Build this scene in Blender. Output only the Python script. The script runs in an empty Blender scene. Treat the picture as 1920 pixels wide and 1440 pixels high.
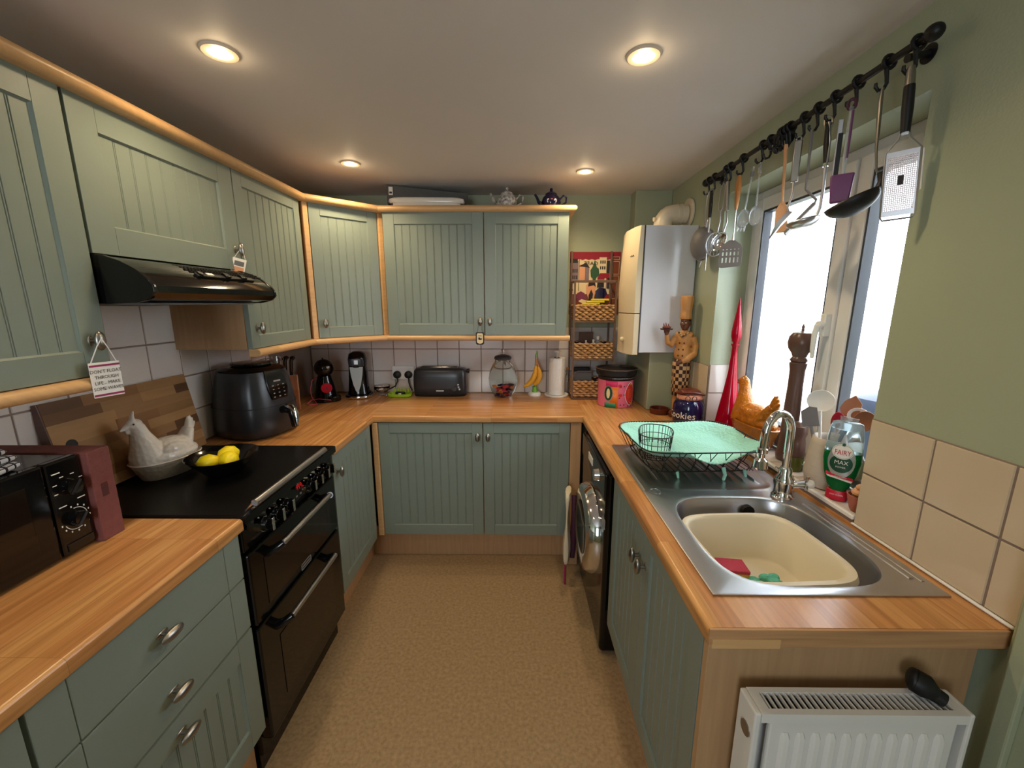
import bpy, bmesh, math, random
from mathutils import Vector, Matrix, Euler
random.seed(7)
PI=math.pi
S=bpy.context.scene; C=S.collection
# ---------------- camera ----------------
cam=bpy.data.cameras.new('camera'); co=bpy.data.objects.new('camera',cam); C.objects.link(co); S.camera=co
cam.sensor_fit='HORIZONTAL'; cam.sensor_width=36; cam.lens=36*760/1920; cam.clip_start=.02; cam.clip_end=60
co.location=(0,0,1.51); co.rotation_euler=(PI/2-.19613,0,.009034)
# ---------------- world ----------------
W=bpy.data.worlds.new('world'); S.world=W; W.use_nodes=True
bgn=W.node_tree.nodes['Background']; bgn.inputs[0].default_value=(.84,.93,1,1); bgn.inputs[1].default_value=9.6
S.view_settings.view_transform='Standard'; S.view_settings.look='None'; S.view_settings.gamma=1; S.view_settings.use_curve_mapping=False
S.view_settings.exposure=0.0
def area(name,loc,rot,sx,sy,power,col,portal=False):
    l=bpy.data.lights.new(name,'AREA'); l.shape='RECTANGLE'; l.size=sx; l.size_y=sy; l.energy=power; l.color=col
    if portal: l.cycles.is_portal=True
    o=bpy.data.objects.new(name,l); C.objects.link(o); o.location=loc; o.rotation_euler=rot; return o
area('window_portal',(1.14,1.49,1.45),(0,PI/2,0),1.06,.95,1,(1,1,1),True)
area('added_rear_portal',(-.65,-1.66,1.45),(PI/2,0,0),.7,1.1,1,(1,1,1),True)  # portal for an unseen opening added behind the camera as daylight fill
DOWN=[(-.797,1.236),(.348,1.262),(-.80,2.12),(.354,2.25),(-.797,.3),(.348,.3)]  # final pair is unseen, added as fill light near the camera
for i,(x,y) in enumerate(DOWN):
    l=bpy.data.lights.new('downlight_and_fill','SPOT'); l.energy=(15,17,17,17,5,5)[i]; l.color=(1,.77,.47); l.spot_size=math.radians(150); l.spot_blend=.7; l.shadow_soft_size=.035
    o=bpy.data.objects.new('downlight_and_fill',l); C.objects.link(o); o.location=(x,y,2.158)
    if i<4:
        l=bpy.data.lights.new('downlight_bulb','POINT'); l.energy=.3; l.color=(1,.74,.42); l.shadow_soft_size=.02
        o=bpy.data.objects.new('downlight_bulb',l); C.objects.link(o); o.location=(x,y,2.148)
# ---------------- materials ----------------
def lin(c):
    return tuple(((v/255)/12.92 if v/255<=.04045 else ((v/255+.055)/1.055)**2.4) for v in c)
def mat(name,rgb,rough=.5,metal=0,noise=0,nscale=20,bump=0,bscale=60,spec=.5,trans=0,ior=1.45,emit=0,ecol=None,coat=0,nstretch=None,voronoi=0,rgb2=None,alpha=1):
    m=bpy.data.materials.new(name); m.use_nodes=True; nt=m.node_tree; b=nt.nodes['Principled BSDF']
    c=lin(rgb); b.inputs['Base Color'].default_value=(*c,1); b.inputs['Roughness'].default_value=rough; b.inputs['Metallic'].default_value=metal
    b.inputs['Specular IOR Level'].default_value=spec; b.inputs['Transmission Weight'].default_value=trans; b.inputs['IOR'].default_value=ior
    b.inputs['Coat Weight'].default_value=coat; b.inputs['Alpha'].default_value=alpha
    if emit: b.inputs['Emission Color'].default_value=(*lin(ecol or rgb),1); b.inputs['Emission Strength'].default_value=emit
    tc=nt.nodes.new('ShaderNodeTexCoord'); mp=nt.nodes.new('ShaderNodeMapping'); nt.links.new(tc.outputs['Object'],mp.inputs[0])
    if nstretch: mp.inputs['Scale'].default_value=nstretch
    if noise or rgb2:
        n=nt.nodes.new('ShaderNodeTexNoise'); n.inputs['Scale'].default_value=nscale; n.inputs['Detail'].default_value=5; nt.links.new(mp.outputs[0],n.inputs['Vector'])
        r=nt.nodes.new('ShaderNodeValToRGB'); r.color_ramp.elements[0].position=.32; r.color_ramp.elements[1].position=.68
        if rgb2: c1,c2=c,lin(rgb2)
        else: c1=tuple(v*(1-noise) for v in c); c2=tuple(min(1,v*(1+noise)) for v in c)
        r.color_ramp.elements[0].color=(*c1,1); r.color_ramp.elements[1].color=(*c2,1)
        nt.links.new(n.outputs[0],r.inputs[0]); nt.links.new(r.outputs[0],b.inputs['Base Color'])
    if bump:
        if voronoi: n=nt.nodes.new('ShaderNodeTexVoronoi'); n.inputs['Scale'].default_value=bscale
        else: n=nt.nodes.new('ShaderNodeTexNoise'); n.inputs['Scale'].default_value=bscale; n.inputs['Detail'].default_value=4
        nt.links.new(mp.outputs[0],n.inputs['Vector'])
        bp=nt.nodes.new('ShaderNodeBump'); bp.inputs['Strength'].default_value=bump; bp.inputs['Distance'].default_value=.003
        nt.links.new(n.outputs[0],bp.inputs['Height']); nt.links.new(bp.outputs[0],b.inputs['Normal'])
    return m
def wood(name,c1,c2,rough=.35,axis='Y',stave=.042,length=.36,grain=.35,coat=0,spec=.5):
    """laminated staves printed on a worktop: brick texture with thin dark joints + grain noise"""
    m=bpy.data.materials.new(name); m.use_nodes=True; nt=m.node_tree; b=nt.nodes['Principled BSDF']; b.inputs['Roughness'].default_value=rough; b.inputs['Coat Weight'].default_value=coat; b.inputs['Specular IOR Level'].default_value=spec
    tc=nt.nodes.new('ShaderNodeTexCoord'); sp=nt.nodes.new('ShaderNodeSeparateXYZ'); nt.links.new(tc.outputs['Object'],sp.inputs[0])
    cb=nt.nodes.new('ShaderNodeCombineXYZ')
    a,c={'Y':('Y','X'),'X':('X','Y'),'Z':('Z','X'),'W':('Z','Y')}[axis]
    nt.links.new(sp.outputs[a],cb.inputs[0])
    if axis in 'XY': 
        ad=nt.nodes.new('ShaderNodeMath'); ad.operation='ADD'; nt.links.new(sp.outputs[c],ad.inputs[0]); nt.links.new(sp.outputs['Z'],ad.inputs[1]); nt.links.new(ad.outputs[0],cb.inputs[1])
    else: nt.links.new(sp.outputs[c],cb.inputs[1])
    col=None
    if stave:
        br=nt.nodes.new('ShaderNodeTexBrick'); br.offset=.37; br.offset_frequency=1; br.squash=1
        br.inputs['Scale'].default_value=1; br.inputs['Mortar Size'].default_value=.0006; br.inputs['Mortar Smooth'].default_value=.6
        br.inputs['Brick Width'].default_value=length; br.inputs['Row Height'].default_value=stave; br.inputs['Bias'].default_value=0
        br.inputs['Color1'].default_value=(*lin(c1),1); br.inputs['Color2'].default_value=(*lin(c2),1); br.inputs['Mortar'].default_value=(*[v*.75 for v in lin(c2)],1)
        nt.links.new(cb.outputs[0],br.inputs['Vector']); col=br.outputs[0]
    mp=nt.nodes.new('ShaderNodeMapping'); mp.inputs['Scale'].default_value=(4,70,1); nt.links.new(cb.outputs[0],mp.inputs[0])
    n=nt.nodes.new('ShaderNodeTexNoise'); n.inputs['Scale'].default_value=1; n.inputs['Detail'].default_value=6; n.inputs['Distortion'].default_value=.6; nt.links.new(mp.outputs[0],n.inputs['Vector'])
    r=nt.nodes.new('ShaderNodeValToRGB'); r.color_ramp.elements[0].position=.3; r.color_ramp.elements[1].position=.7
    r.color_ramp.elements[0].color=(1-grain,1-grain*1.15,1-grain*1.3,1); r.color_ramp.elements[1].color=(1,1,1,1); nt.links.new(n.outputs[0],r.inputs[0])
    mx=nt.nodes.new('ShaderNodeMix'); mx.data_type='RGBA'; mx.blend_type='MULTIPLY'; mx.inputs[0].default_value=1
    if col: nt.links.new(col,mx.inputs[6])
    else: mx.inputs[6].default_value=(*lin(c1),1)
    nt.links.new(r.outputs[0],mx.inputs[7]); nt.links.new(mx.outputs[2],b.inputs['Base Color'])
    return m
G={}
G['wall']=mat('green_wall_paint',(164,172,146),.34,bump=.16,bscale=180,noise=.02,nscale=3)
G['ceil']=mat('ceiling_paint',(222,216,214),.6,noise=.02,nscale=2)
G['floor']=mat('speckled_vinyl',(146,120,88),.42,nscale=75,rgb2=(172,145,110),bump=.05,bscale=150)
G['cab']=mat('sage_cabinet_paint',(127,138,129),.38,noise=.02,nscale=4,bump=.05,bscale=200)
G['carc']=mat('beech_carcass',(196,158,118),.5,noise=.04,nscale=6,nstretch=(1,1,8))
G['wtY']=wood('worktop_staves_lengthways',(222,166,104),(200,140,84),.27,'Y')
G['wtX']=wood('worktop_staves_across',(222,166,104),(200,140,84),.27,'X')
G['beech']=wood('beech_trim',(218,174,122),(208,162,110),.35,'X',0,grain=.14)
G['panel']=wood('beech_panel',(196,154,112),(190,146,104),.45,'Z',0,grain=.16)
G['raw']=wood('raw_edge_timber',(196,150,106),(176,130,86),.6,'X',0,grain=.3)
G['panelW']=wood('beech_panel_side',(190,152,112),(186,146,104),.45,'W',0,grain=.13)
G['kw']=wood('knife_block_wood',(128,66,40),(196,136,88),.4,'Z',.019,.5,grain=.2)
G['tile']=mat('cream_glazed_tile',(214,204,198),.16,noise=.03,nscale=5,bump=.06,bscale=14)
G['tileR']=mat('beige_glazed_tile',(204,186,160),.14,noise=.03,nscale=5,bump=.1,bscale=14)
G['grout']=mat('grout',(140,122,112),.8)
G['steel']=mat('brushed_steel',(190,190,196),.30,1,noise=.04,nscale=8)
G['satin']=mat('satin_nickel',(160,156,150),.32,1)
G['dullm']=mat('dull_mirror_plate',(140,140,134),.45,.5)
G['chrome']=mat('chrome',(225,225,228),.07,1)
G['black']=mat('black_gloss_plastic',(12,12,14),.12,spec=.6)
G['blackm']=mat('black_matt_plastic',(20,20,22),.5)
G['enamel']=mat('black_enamel',(7,7,8),.1,spec=.45)
G['hob']=mat('matt_black_hob',(8,8,9),.42,spec=.25)
G['glassblk']=mat('oven_glass',(30,22,18),.06)
G['iron']=mat('black_iron',(16,15,18),.45,bump=.2,bscale=150)
G['char']=mat('charcoal_plastic',(44,45,49),.28)
G['grey']=mat('mid_grey_plastic',(110,108,108),.5)
G['white']=mat('white_plastic',(232,230,226),.35)
G['upvc']=mat('white_upvc',(226,224,224),.3)
G['gasket']=mat('rubber_gasket',(60,62,70),.5)
G['whitec']=mat('white_glazed_ceramic',(214,208,200),.14,bump=.45,bscale=70,voronoi=1)
G['ceram']=mat('white_ceramic_smooth',(225,220,212),.12)
G['amber']=mat('amber_glazed_pottery',(172,98,16),.12,noise=.22,nscale=60,bump=.5,bscale=150,voronoi=1)
G['amberb']=mat('amber_basket_pottery',(176,106,28),.15,noise=.12,nscale=40,bump=.5,bscale=120)
G['glass']=mat('clear_glass',(255,255,255),.02,trans=1,ior=1.45)
G['thin']=mat('thin_clear_glass',(250,252,250),.02,trans=1,ior=1.13)
G['pane']=mat('window_glass',(250,252,255),0,trans=1,ior=1.02,spec=.3)
G['red']=mat('ruby_glass',(176,4,40),.06,trans=.35,ior=1.35,spec=.6)
G['yellow']=mat('lemon_skin',(236,212,20),.4,bump=.3,bscale=120)
G['banana']=mat('banana_skin',(222,160,40),.5,noise=.08,nscale=12)
G['green']=mat('green_plastic',(110,170,50),.4)
G['olivegl']=mat('olive_glass',(96,100,40),.15,trans=.3)
G['lime']=mat('lime_plastic',(160,196,40),.35,trans=.2)
G['darkp']=mat('dark_purple',(80,40,60),.4)
G['purple']=mat('purple_silicone',(110,62,110),.4)
G['maroon']=mat('maroon_felt',(122,70,66),.9,bump=.4,bscale=300,noise=.08,nscale=60)
G['maroond']=mat('dark_maroon_label',(84,44,42),.9)
G['terra']=mat('terracotta_glazed',(96,42,28),.3)
G['terral']=mat('terracotta_pot',(176,98,78),.5)
G['navy']=mat('navy_glaze',(24,22,66),.08,spec=.7)
G['boiler']=mat('white_boiler_enamel',(214,214,220),.14)
G['boilerf']=mat('cream_boiler_front',(224,208,176),.35)
G['cream']=mat('cream_plastic',(222,210,186),.3)
G['tub']=mat('cream_tub_plastic',(216,206,182),.4)
G['mint']=mat('mint_silicone_mat',(150,208,190),.6,noise=.07,nscale=9,bump=.7,bscale=95,voronoi=1)
G['teal']=mat('teal_scourer',(90,180,160),.8,bump=1,bscale=200)
G['pinks']=mat('pink_scourer',(178,62,88),.9,bump=.9,bscale=260)
G['sponge']=mat('yellow_sponge',(196,160,70),.9,bump=.5,bscale=200)
G['brown']=mat('dark_brown_wood',(92,66,58),.3)
G['spoonw']=mat('wooden_spoon',(160,100,66),.5,noise=.12,nscale=12,nstretch=(1,1,.2))
G['lightw']=mat('pale_beech_wood',(216,160,116),.5,noise=.06,nscale=12)
G['olive']=mat('handle_olivewood',(186,122,66),.45,noise=.12,nscale=14)
G['greyp']=mat('grey_nylon',(118,114,116),.5)
G['clearp']=mat('clear_acrylic',(235,240,245),.1,trans=.75,ior=1.3)
G['oat']=mat('oatmeal_stoneware',(190,176,160),.55,bump=.3,bscale=90,nstretch=(.1,.1,2))
G['fairyg']=mat('green_washing_liquid',(10,120,56),.12,trans=.35,ior=1.33)
G['fairyc']=mat('clear_bottle',(205,225,235),.08,trans=.8,ior=1.2)
G['fred']=mat('red_print',(198,24,52),.4)
G['dgreen']=mat('dark_green_print',(16,72,50),.4)
G['silver']=mat('silver_print',(176,176,176),.3,.6)
G['kraft']=mat('woven_hyacinth',(188,146,98),.8,noise=.35,nscale=60)
G['rackm']=mat('bronze_rack_metal',(118,92,76),.45,.3)
G['basketshade']=mat('basket_shadow_lining',(70,40,26),.9)
G['mugred']=mat('tin_red',(214,50,48),.35)
G['pinkp']=mat('tin_pink',(226,110,140),.35)
G['orange']=mat('tin_orange',(226,118,38),.35)
G['magenta']=mat('tin_magenta',(206,40,100),.35)
G['tingreen']=mat('tin_green',(36,120,84),.35)
G['yelc']=mat('yellow_card',(220,196,30),.6)
G['paper']=mat('white_paper',(236,232,226),.7)
G['roll']=mat('kitchen_paper',(238,236,232),.9,bump=.5,bscale=120,voronoi=1)
G['ink']=mat('dark_ink',(40,34,38),.6)
G['pinkline']=mat('burgundy_line',(150,40,84),.6)
G['skin']=mat('carved_brown_skin',(104,60,40),.45)
G['jacket']=mat('carved_cream_jacket',(192,138,82),.5,noise=.1,nscale=20)
G['towelw']=mat('white_tea_towel',(222,222,226),.9,bump=.6,bscale=400)
G['towelb']=mat('black_check_stripe',(40,40,48),.9)
G['towelg']=mat('grey_brown_cloth',(112,104,92),.9,bump=1,bscale=120)
G['fabric']=mat('grey_fabric_box',(92,92,92),.9,bump=.5,bscale=300)
G['rad']=mat('white_radiator_enamel',(226,224,222),.25,noise=.01)
G['darkslot']=mat('dark_slot',(30,26,24),.9)
G['binblk']=mat('navy_bin_plastic',(52,58,78),.6)
G['render']=mat('pale_render_wall',(226,222,210),.8,bump=.3,bscale=60)
G['slab']=mat('concrete_slabs',(170,166,160),.9)
G['aqua']=mat('aqua_soap',(60,150,130),.2,trans=.3)
G['trim']=mat('threshold_strip',(150,132,108),.6)
G['lamp']=mat('downlight_lens',(255,214,160),.3,emit=14,ecol=(255,214,150))
G['lampring']=mat('downlight_trim',(224,206,186),.35)
G['led']=mat('red_clock_digits',(150,20,24),.4,emit=.25,ecol=(230,30,40))
G['pink']=mat('pink_print',(220,120,130),.5)
G['curtwire']=mat('pink_cable',(190,60,80),.5)
def chequer(name,c1,c2,scale,rough=.5):
    m=mat(name,c1,rough); nt=m.node_tree; b=nt.nodes['Principled BSDF']; t=nt.nodes.new('ShaderNodeTexChecker'); t.inputs['Scale'].default_value=scale
    t.inputs[1].default_value=(*lin(c1),1); t.inputs[2].default_value=(*lin(c2),1); tc=nt.nodes.new('ShaderNodeTexCoord'); nt.links.new(tc.outputs['Object'],t.inputs[0]); nt.links.new(t.outputs[0],b.inputs[0]); return m
G['pinkskin']=mat('pink_glazed_face',(206,140,112),.25)
G['check']=chequer('brown_cream_check',(196,160,116),(52,28,22),50)
G['blueflor']=mat('blue_white_transferware',(225,222,214),.15,nscale=70,rgb2=(110,104,110))
# ---------------- mesh helpers ----------------
class MB:
    def __init__(s): s.v=[];s.f=[];s.mi=[];s.cur=0;s.M=Matrix()
    def at(s,loc=(0,0,0),rz=0,rx=0,ry=0): s.M=Matrix.Translation(loc)@Euler((rx,ry,rz)).to_matrix().to_4x4(); return s
    def add(s,vs,fs):
        n=len(s.v); s.v+=[tuple(s.M@Vector(p)) for p in vs]; s.f+=[tuple(i+n for i in f) for f in fs]; s.mi+=[s.cur]*len(fs); return s
    def mat(s,i): s.cur=i; return s
    def box(s,x0,x1,y0,y1,z0,z1):
        return s.add([(x0,y0,z0),(x1,y0,z0),(x1,y1,z0),(x0,y1,z0),(x0,y0,z1),(x1,y0,z1),(x1,y1,z1),(x0,y1,z1)],[(0,3,2,1),(4,5,6,7),(0,1,5,4),(1,2,6,5),(2,3,7,6),(3,0,4,7)])
    def loft(s,rings,cap0=True,cap1=True,closed=True):
        n=len(rings[0]); vs=[p for r in rings for p in r]; fs=[]
        for i in range(len(rings)-1):
            for j in range(n if closed else n-1):
                k=(j+1)%n; fs.append((i*n+j,i*n+k,(i+1)*n+k,(i+1)*n+j))
        if cap0: fs.append(tuple(range(n))[::-1])
        if cap1: fs.append(tuple((len(rings)-1)*n+j for j in range(n)))
        return s.add(vs,fs)
    def lathe(s,prof,n=28,c=(0,0,0),cap0=True,cap1=True,flute=0,nf=0):
        rings=[]
        for r,z in prof:
            rings.append([(c[0]+max(r,1e-5)*(1+flute*math.cos(nf*2*PI*j/n))*math.cos(2*PI*j/n),c[1]+max(r,1e-5)*(1+flute*math.cos(nf*2*PI*j/n))*math.sin(2*PI*j/n),c[2]+z) for j in range(n)])
        return s.loft(rings,cap0,cap1)
    def tube(s,pts,r=.003,n=8,closed=False,flat=1.0):
        P=[Vector(p) for p in pts]; m=len(P); rs=r if isinstance(r,(list,tuple)) else [r]*m
        T=[]
        for i in range(m):
            a=P[(i-1)%m] if closed or i>0 else P[i]; b=P[(i+1)%m] if closed or i<m-1 else P[i]
            T.append((b-a).normalized() if (b-a).length>1e-9 else Vector((0,0,1)))
        up=Vector((0,0,1)) if abs(T[0].z)<.9 else Vector((1,0,0))
        u=T[0].cross(up).normalized(); rings=[]
        for i in range(m):
            u=(u-T[i]*u.dot(T[i])); u=u.normalized() if u.length>1e-6 else T[i].orthogonal().normalized()
            w=T[i].cross(u)
            rings.append([tuple(P[i]+u*(rs[i]*math.cos(2*PI*j/n))+w*(rs[i]*flat*math.sin(2*PI*j/n))) for j in range(n)])
        if closed: rings.append(rings[0]); return s.loft(rings,False,False)
        return s.loft(rings)
    def cyl(s,a,b,r,r2=None,n=20): return s.tube([a,b],[r,r if r2 is None else r2],n)
    def ell(s,c,r,n=16,m=9):
        rings=[]
        for i in range(m+1):
            t=PI*i/m; st=max(math.sin(t),1e-4); rings.append([(c[0]+r[0]*st*math.cos(2*PI*j/n),c[1]+r[1]*st*math.sin(2*PI*j/n),c[2]-r[2]*math.cos(t)) for j in range(n)])
        return s.loft(rings)
    def prism(s,poly,a0,a1,plane='xz'):
        if plane=='xz': f=lambda p,a:(p[0],a,p[1])
        elif plane=='xy': f=lambda p,a:(p[0],p[1],a)
        else: f=lambda p,a:(a,p[0],p[1])
        return s.loft([[f(p,a0) for p in poly],[f(p,a1) for p in poly]])
    def rrings(s,specs,n=32,e=4,c=(0,0)):
        """superellipse rings: specs list of (hx,hy,z[,cx,cy])"""
        rings=[]
        for q in specs:
            hx,hy,z=q[:3]; cx,cy=(q[3],q[4]) if len(q)>3 else c; r=[]
            for j in range(n):
                t=2*PI*j/n; ct,st=math.cos(t),math.sin(t); r.append((cx+hx*abs(ct)**(2/e)*(1 if ct>=0 else -1),cy+hy*abs(st)**(2/e)*(1 if st>=0 else -1),z))
            rings.append(r)
        return rings
    def sell(s,specs,n=32,e=4,c=(0,0),cap0=True,cap1=True): return s.loft(s.rrings(specs,n,e,c),cap0,cap1)
    def build(s,name,m,parent=None,smooth=True,bevel=0,seg=2,remesh=0,sm=0,angle=38,loc=None,rz=0,solid=0,subsurf=0):
        me=bpy.data.meshes.new(name); me.from_pydata(s.v,[],s.f); me.validate(); 
        ms=m if isinstance(m,list) else [m]
        for k in ms: me.materials.append(G[k] if isinstance(k,str) else k)
        if len(ms)>1 and len(s.mi)==len(me.polygons): me.polygons.foreach_set('material_index',s.mi)
        bm=bmesh.new(); bm.from_mesh(me); bmesh.ops.recalc_face_normals(bm,faces=bm.faces); bm.to_mesh(me); bm.free()
        if smooth:
            me.shade_smooth(); me.set_sharp_from_angle(angle=math.radians(angle))
        else: me.shade_flat()
        o=bpy.data.objects.new(name,me); C.objects.link(o)
        if solid: d=o.modifiers.new('t','SOLIDIFY'); d.thickness=solid; d.offset=0
        if remesh:
            d=o.modifiers.new('r','REMESH'); d.mode='VOXEL'; d.voxel_size=remesh; d.use_smooth_shade=True
            if sm: d=o.modifiers.new('s','SMOOTH'); d.iterations=sm; d.factor=.5
        if bevel: d=o.modifiers.new('b','BEVEL'); d.width=bevel; d.segments=seg; d.limit_method='ANGLE'; d.angle_limit=math.radians(40)
        if subsurf: d=o.modifiers.new('ss','SUBSURF'); d.levels=subsurf; d.render_levels=subsurf
        if parent: o.parent=parent
        if loc: o.location=loc
        if rz: o.rotation_euler.z=rz
        return o
def tag(o,label,cat,group=None):
    o['label']=label; o['category']=cat
    if group: o['group']=group
    return o
def thing(name,label,cat,loc=(0,0,0),rz=0,group=None,rx=0,ry=0):
    o=bpy.data.objects.new(name,None); C.objects.link(o); o.empty_display_size=.05; o.location=loc; o.rotation_euler=(rx,ry,rz); return tag(o,label,cat,group)
def struct(o): o['kind']='structure'; return o
def dup(root,loc,rz=None,label=None,group=None):
    def cp(o,p):
        c=o.copy(); C.objects.link(c); c.parent=p
        for ch in [x for x in bpy.data.objects if x.parent==o]: cp(ch,c)
        return c
    r=cp(root,None); r.location=loc
    if rz is not None: r.rotation_euler.z=rz
    if label: r['label']=label
    if group: r['group']=group
    return r
def textgeo(s,size,align='CENTER'):
    cu=bpy.data.curves.new('t','FONT'); cu.body=s; cu.size=size; cu.align_x=align; cu.align_y='CENTER'; cu.resolution_u=2
    o=bpy.data.objects.new('t',cu); me=bpy.data.meshes.new_from_object(o); vs=[tuple(v.co) for v in me.vertices]; fs=[tuple(p.vertices) for p in me.polygons]
    bpy.data.objects.remove(o); bpy.data.curves.remove(cu); bpy.data.meshes.remove(me); return vs,fs
def text(s,size,M,m,parent,name='lettering',wrap=None,sx=1,align='CENTER'):
    """flat lettering: local x right, y up; wrap = radius bends it round a vertical cylinder (local origin on axis, facing -y)"""
    vs,fs=textgeo(s,size,align); b=MB()
    if wrap: vs=[(wrap*math.sin(x*sx/wrap),-wrap*math.cos(x*sx/wrap),y) for x,y,z in vs]
    else: vs=[(x*sx,0,y) for x,y,z in vs]
    b.M=M; b.add(vs,fs); return b.build(name,m,parent,smooth=False)
def T(loc,rz=0,rx=0,ry=0): return Matrix.Translation(loc)@Euler((rx,ry,rz)).to_matrix().to_4x4()
def arc(c,r,a0,a1,n=10,plane='xz'):
    out=[]
    for i in range(n+1):
        a=a0+(a1-a0)*i/n; u,v=r*math.cos(a),r*math.sin(a)
        out.append((c[0]+u,c[1],c[2]+v) if plane=='xz' else ((c[0]+u,c[1]+v,c[2]) if plane=='xy' else (c[0],c[1]+u,c[2]+v)))
    return out
# ================= ROOM =================
ZC=2.175; YB=2.72; XL=-1.39; XR=.94; YF=-1.6; XO=1.24
struct(MB().box(XL-.1,XO+.0,YF-.1,YB+.1,-.12,0).build('floor','floor',smooth=False))
struct(MB().box(XL-.1,XO,YF-.1,YB+.1,ZC,ZC+.1).build('ceiling','ceil',smooth=False))
wl=struct(MB().box(XL-.1,XL,YF-.1,YB+.1,0,ZC).build('wall_left','wall',smooth=False))
wb=struct(MB().box(XL,XO,YB,YB+.1,0,ZC).build('wall_back','wall',smooth=False))
# right wall with the window opening (Y 1.035-1.95, z .935-1.985)
b=MB(); WY0,WY1,WZ0,WZ1=1.035,1.952,.92,1.985
b.box(XR,XO,YF-.1,WY0,0,ZC).box(XR,XO,WY1,YB,0,ZC).box(XR,XO,WY0,WY1,0,WZ0).box(XR,XO,WY0,WY1,WZ1,ZC)
wr=struct(b.build('wall_right','wall',smooth=False))
b=MB(); b.box(XL,-1.0,YF-.1,YF,0,ZC).box(-.3,XR,YF-.1,YF,0,ZC).box(-1.0,-.3,YF-.1,YF,2.0,ZC).box(-1.0,-.3,YF-.1,YF,0,.9)  # opening in the unseen rear wall is put in to admit daylight
wf=struct(b.build('wall_front','wall',smooth=False))
struct(MB().box(.72,XR,2.61,YB,1.9,ZC).build('trim_1','wall',smooth=False,bevel=.004))      # boxed pipe column in the far corner
b=MB(); b.box(.75,XR,2.262,YB,.912,1.24); struct(b.build('trim_2','wall',smooth=False,bevel=.004))   # pipe boxing under the boiler
# door frame at the near right end
d=struct(MB().box(.92,XR,.585,.655,0,2.05).build('door_1','wall',smooth=False,bevel=.004))
MB().box(.905,.92,.612,.64,0,2.05).build('door_stop','wall',d,smooth=False,bevel=.003)
# ---- tiles: each one a part of its wall ----
TP=.1475
def tile(parent,u0,u1,v0,v1,kind,pos,m='tile',t=.006,g=.0016):
    b=MB(); u0+=g;u1-=g;v0+=g;v1-=g; h=.002; a,c2=pos,t
    if kind=='L': P=lambda u,v,w:(XL+w,u,v)
    elif kind=='B': P=lambda u,v,w:(u,YB-w,v)
    elif kind=='R': P=lambda u,v,w:(XR-w,u,v)
    elif kind=='V': P=lambda u,v,w:(u,WY1-w,v)
    elif kind=='S': P=lambda u,v,w:(u,v,WZ0+w)
    tt=t+random.uniform(-.0006,.0006)
    b.add([P(u0,v0,.001),P(u1,v0,.001),P(u1,v1,.001),P(u0,v1,.001),P(u0+h,v0+h,tt),P(u1-h,v0+h,tt),P(u1-h,v1-h,tt),P(u0+h,v1-h,tt)],[(3,2,1,0),(4,5,6,7),(0,1,5,4),(1,2,6,5),(2,3,7,6),(3,0,4,7)])
    return b.build('tile',m,parent,smooth=False)
ZR=[.912,1.061,1.210,1.357,1.505]
MB().box(XL,XL+.0035,.3,2.715,.912,1.357).box(XL,XL+.0035,1.05,1.66,1.357,1.51).build('grout','grout',wl,smooth=False)
for i in range(-1,12):
    y0=1.063+(i-4)*TP; y1=y0+TP
    if y1>YB-.01: y1=YB-.008
    if y0>=y1-.02: continue
    for r in range(3):
        tile(wl,y0,y1,ZR[r],ZR[r+1] if r<2 else 1.357,'L',0)
    if 1.05<y0<1.6: tile(wl,y0,min(y1,1.66),ZR[3],ZR[4],'L',0)
MB().box(XL+.01,.74,YB-.0035,YB,.912,1.357).build('grout','grout',wb,smooth=False)
x0=-.085-9*TP
for i in range(15):
    a,c_=x0+i*TP,x0+(i+1)*TP
    a=max(a,XL+.008); c_=min(c_,.745)
    if c_-a<.02: continue
    for r in range(3): tile(wb,a,c_,ZR[r],ZR[r+1],'B',0)
MB().box(XR-.0035,XR,.66,1.034,.912,1.214).box(XR-.0035,XR,1.953,2.26,.912,1.214).box(XR-.0035,XR,1.035,1.952,.9,.919).build('grout','grout',wr,smooth=False)
for y0,y1 in ((.66,.718),(.718,.868),(.868,1.034),(1.955,2.105),(2.105,2.258)):
    for z0,z1 in ((.914,1.064),(1.064,1.214)): tile(wr,y0,y1,z0,z1,'R',0,'tileR')
MB().box(XR,1.072,WY1-.0035,WY1,.926,1.22).box(XR,1.072,WY0,WY1,WZ0,WZ0+.004).build('grout','grout',wr,smooth=False)
for z0,z1 in ((.934,1.08),(1.08,1.222)): tile(wr,XR,1.072,z0,z1,'V',0,'tile')
for i in range(7):
    y0=WY0+.002+i*.131; tile(wr,XR+.002,1.07,y0,min(y0+.131,WY1-.008),'S',0,'tile',t=.012)
MB().box(XR-.01,XR+.003,WY0,WY1,.922,.936).build('sill_bead','white',wr,bevel=.003)
MB().box(XR-.014,XR-.006,.66,1.034,.9115,.918).build('sealant_bead','white',wr,bevel=.003)
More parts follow.
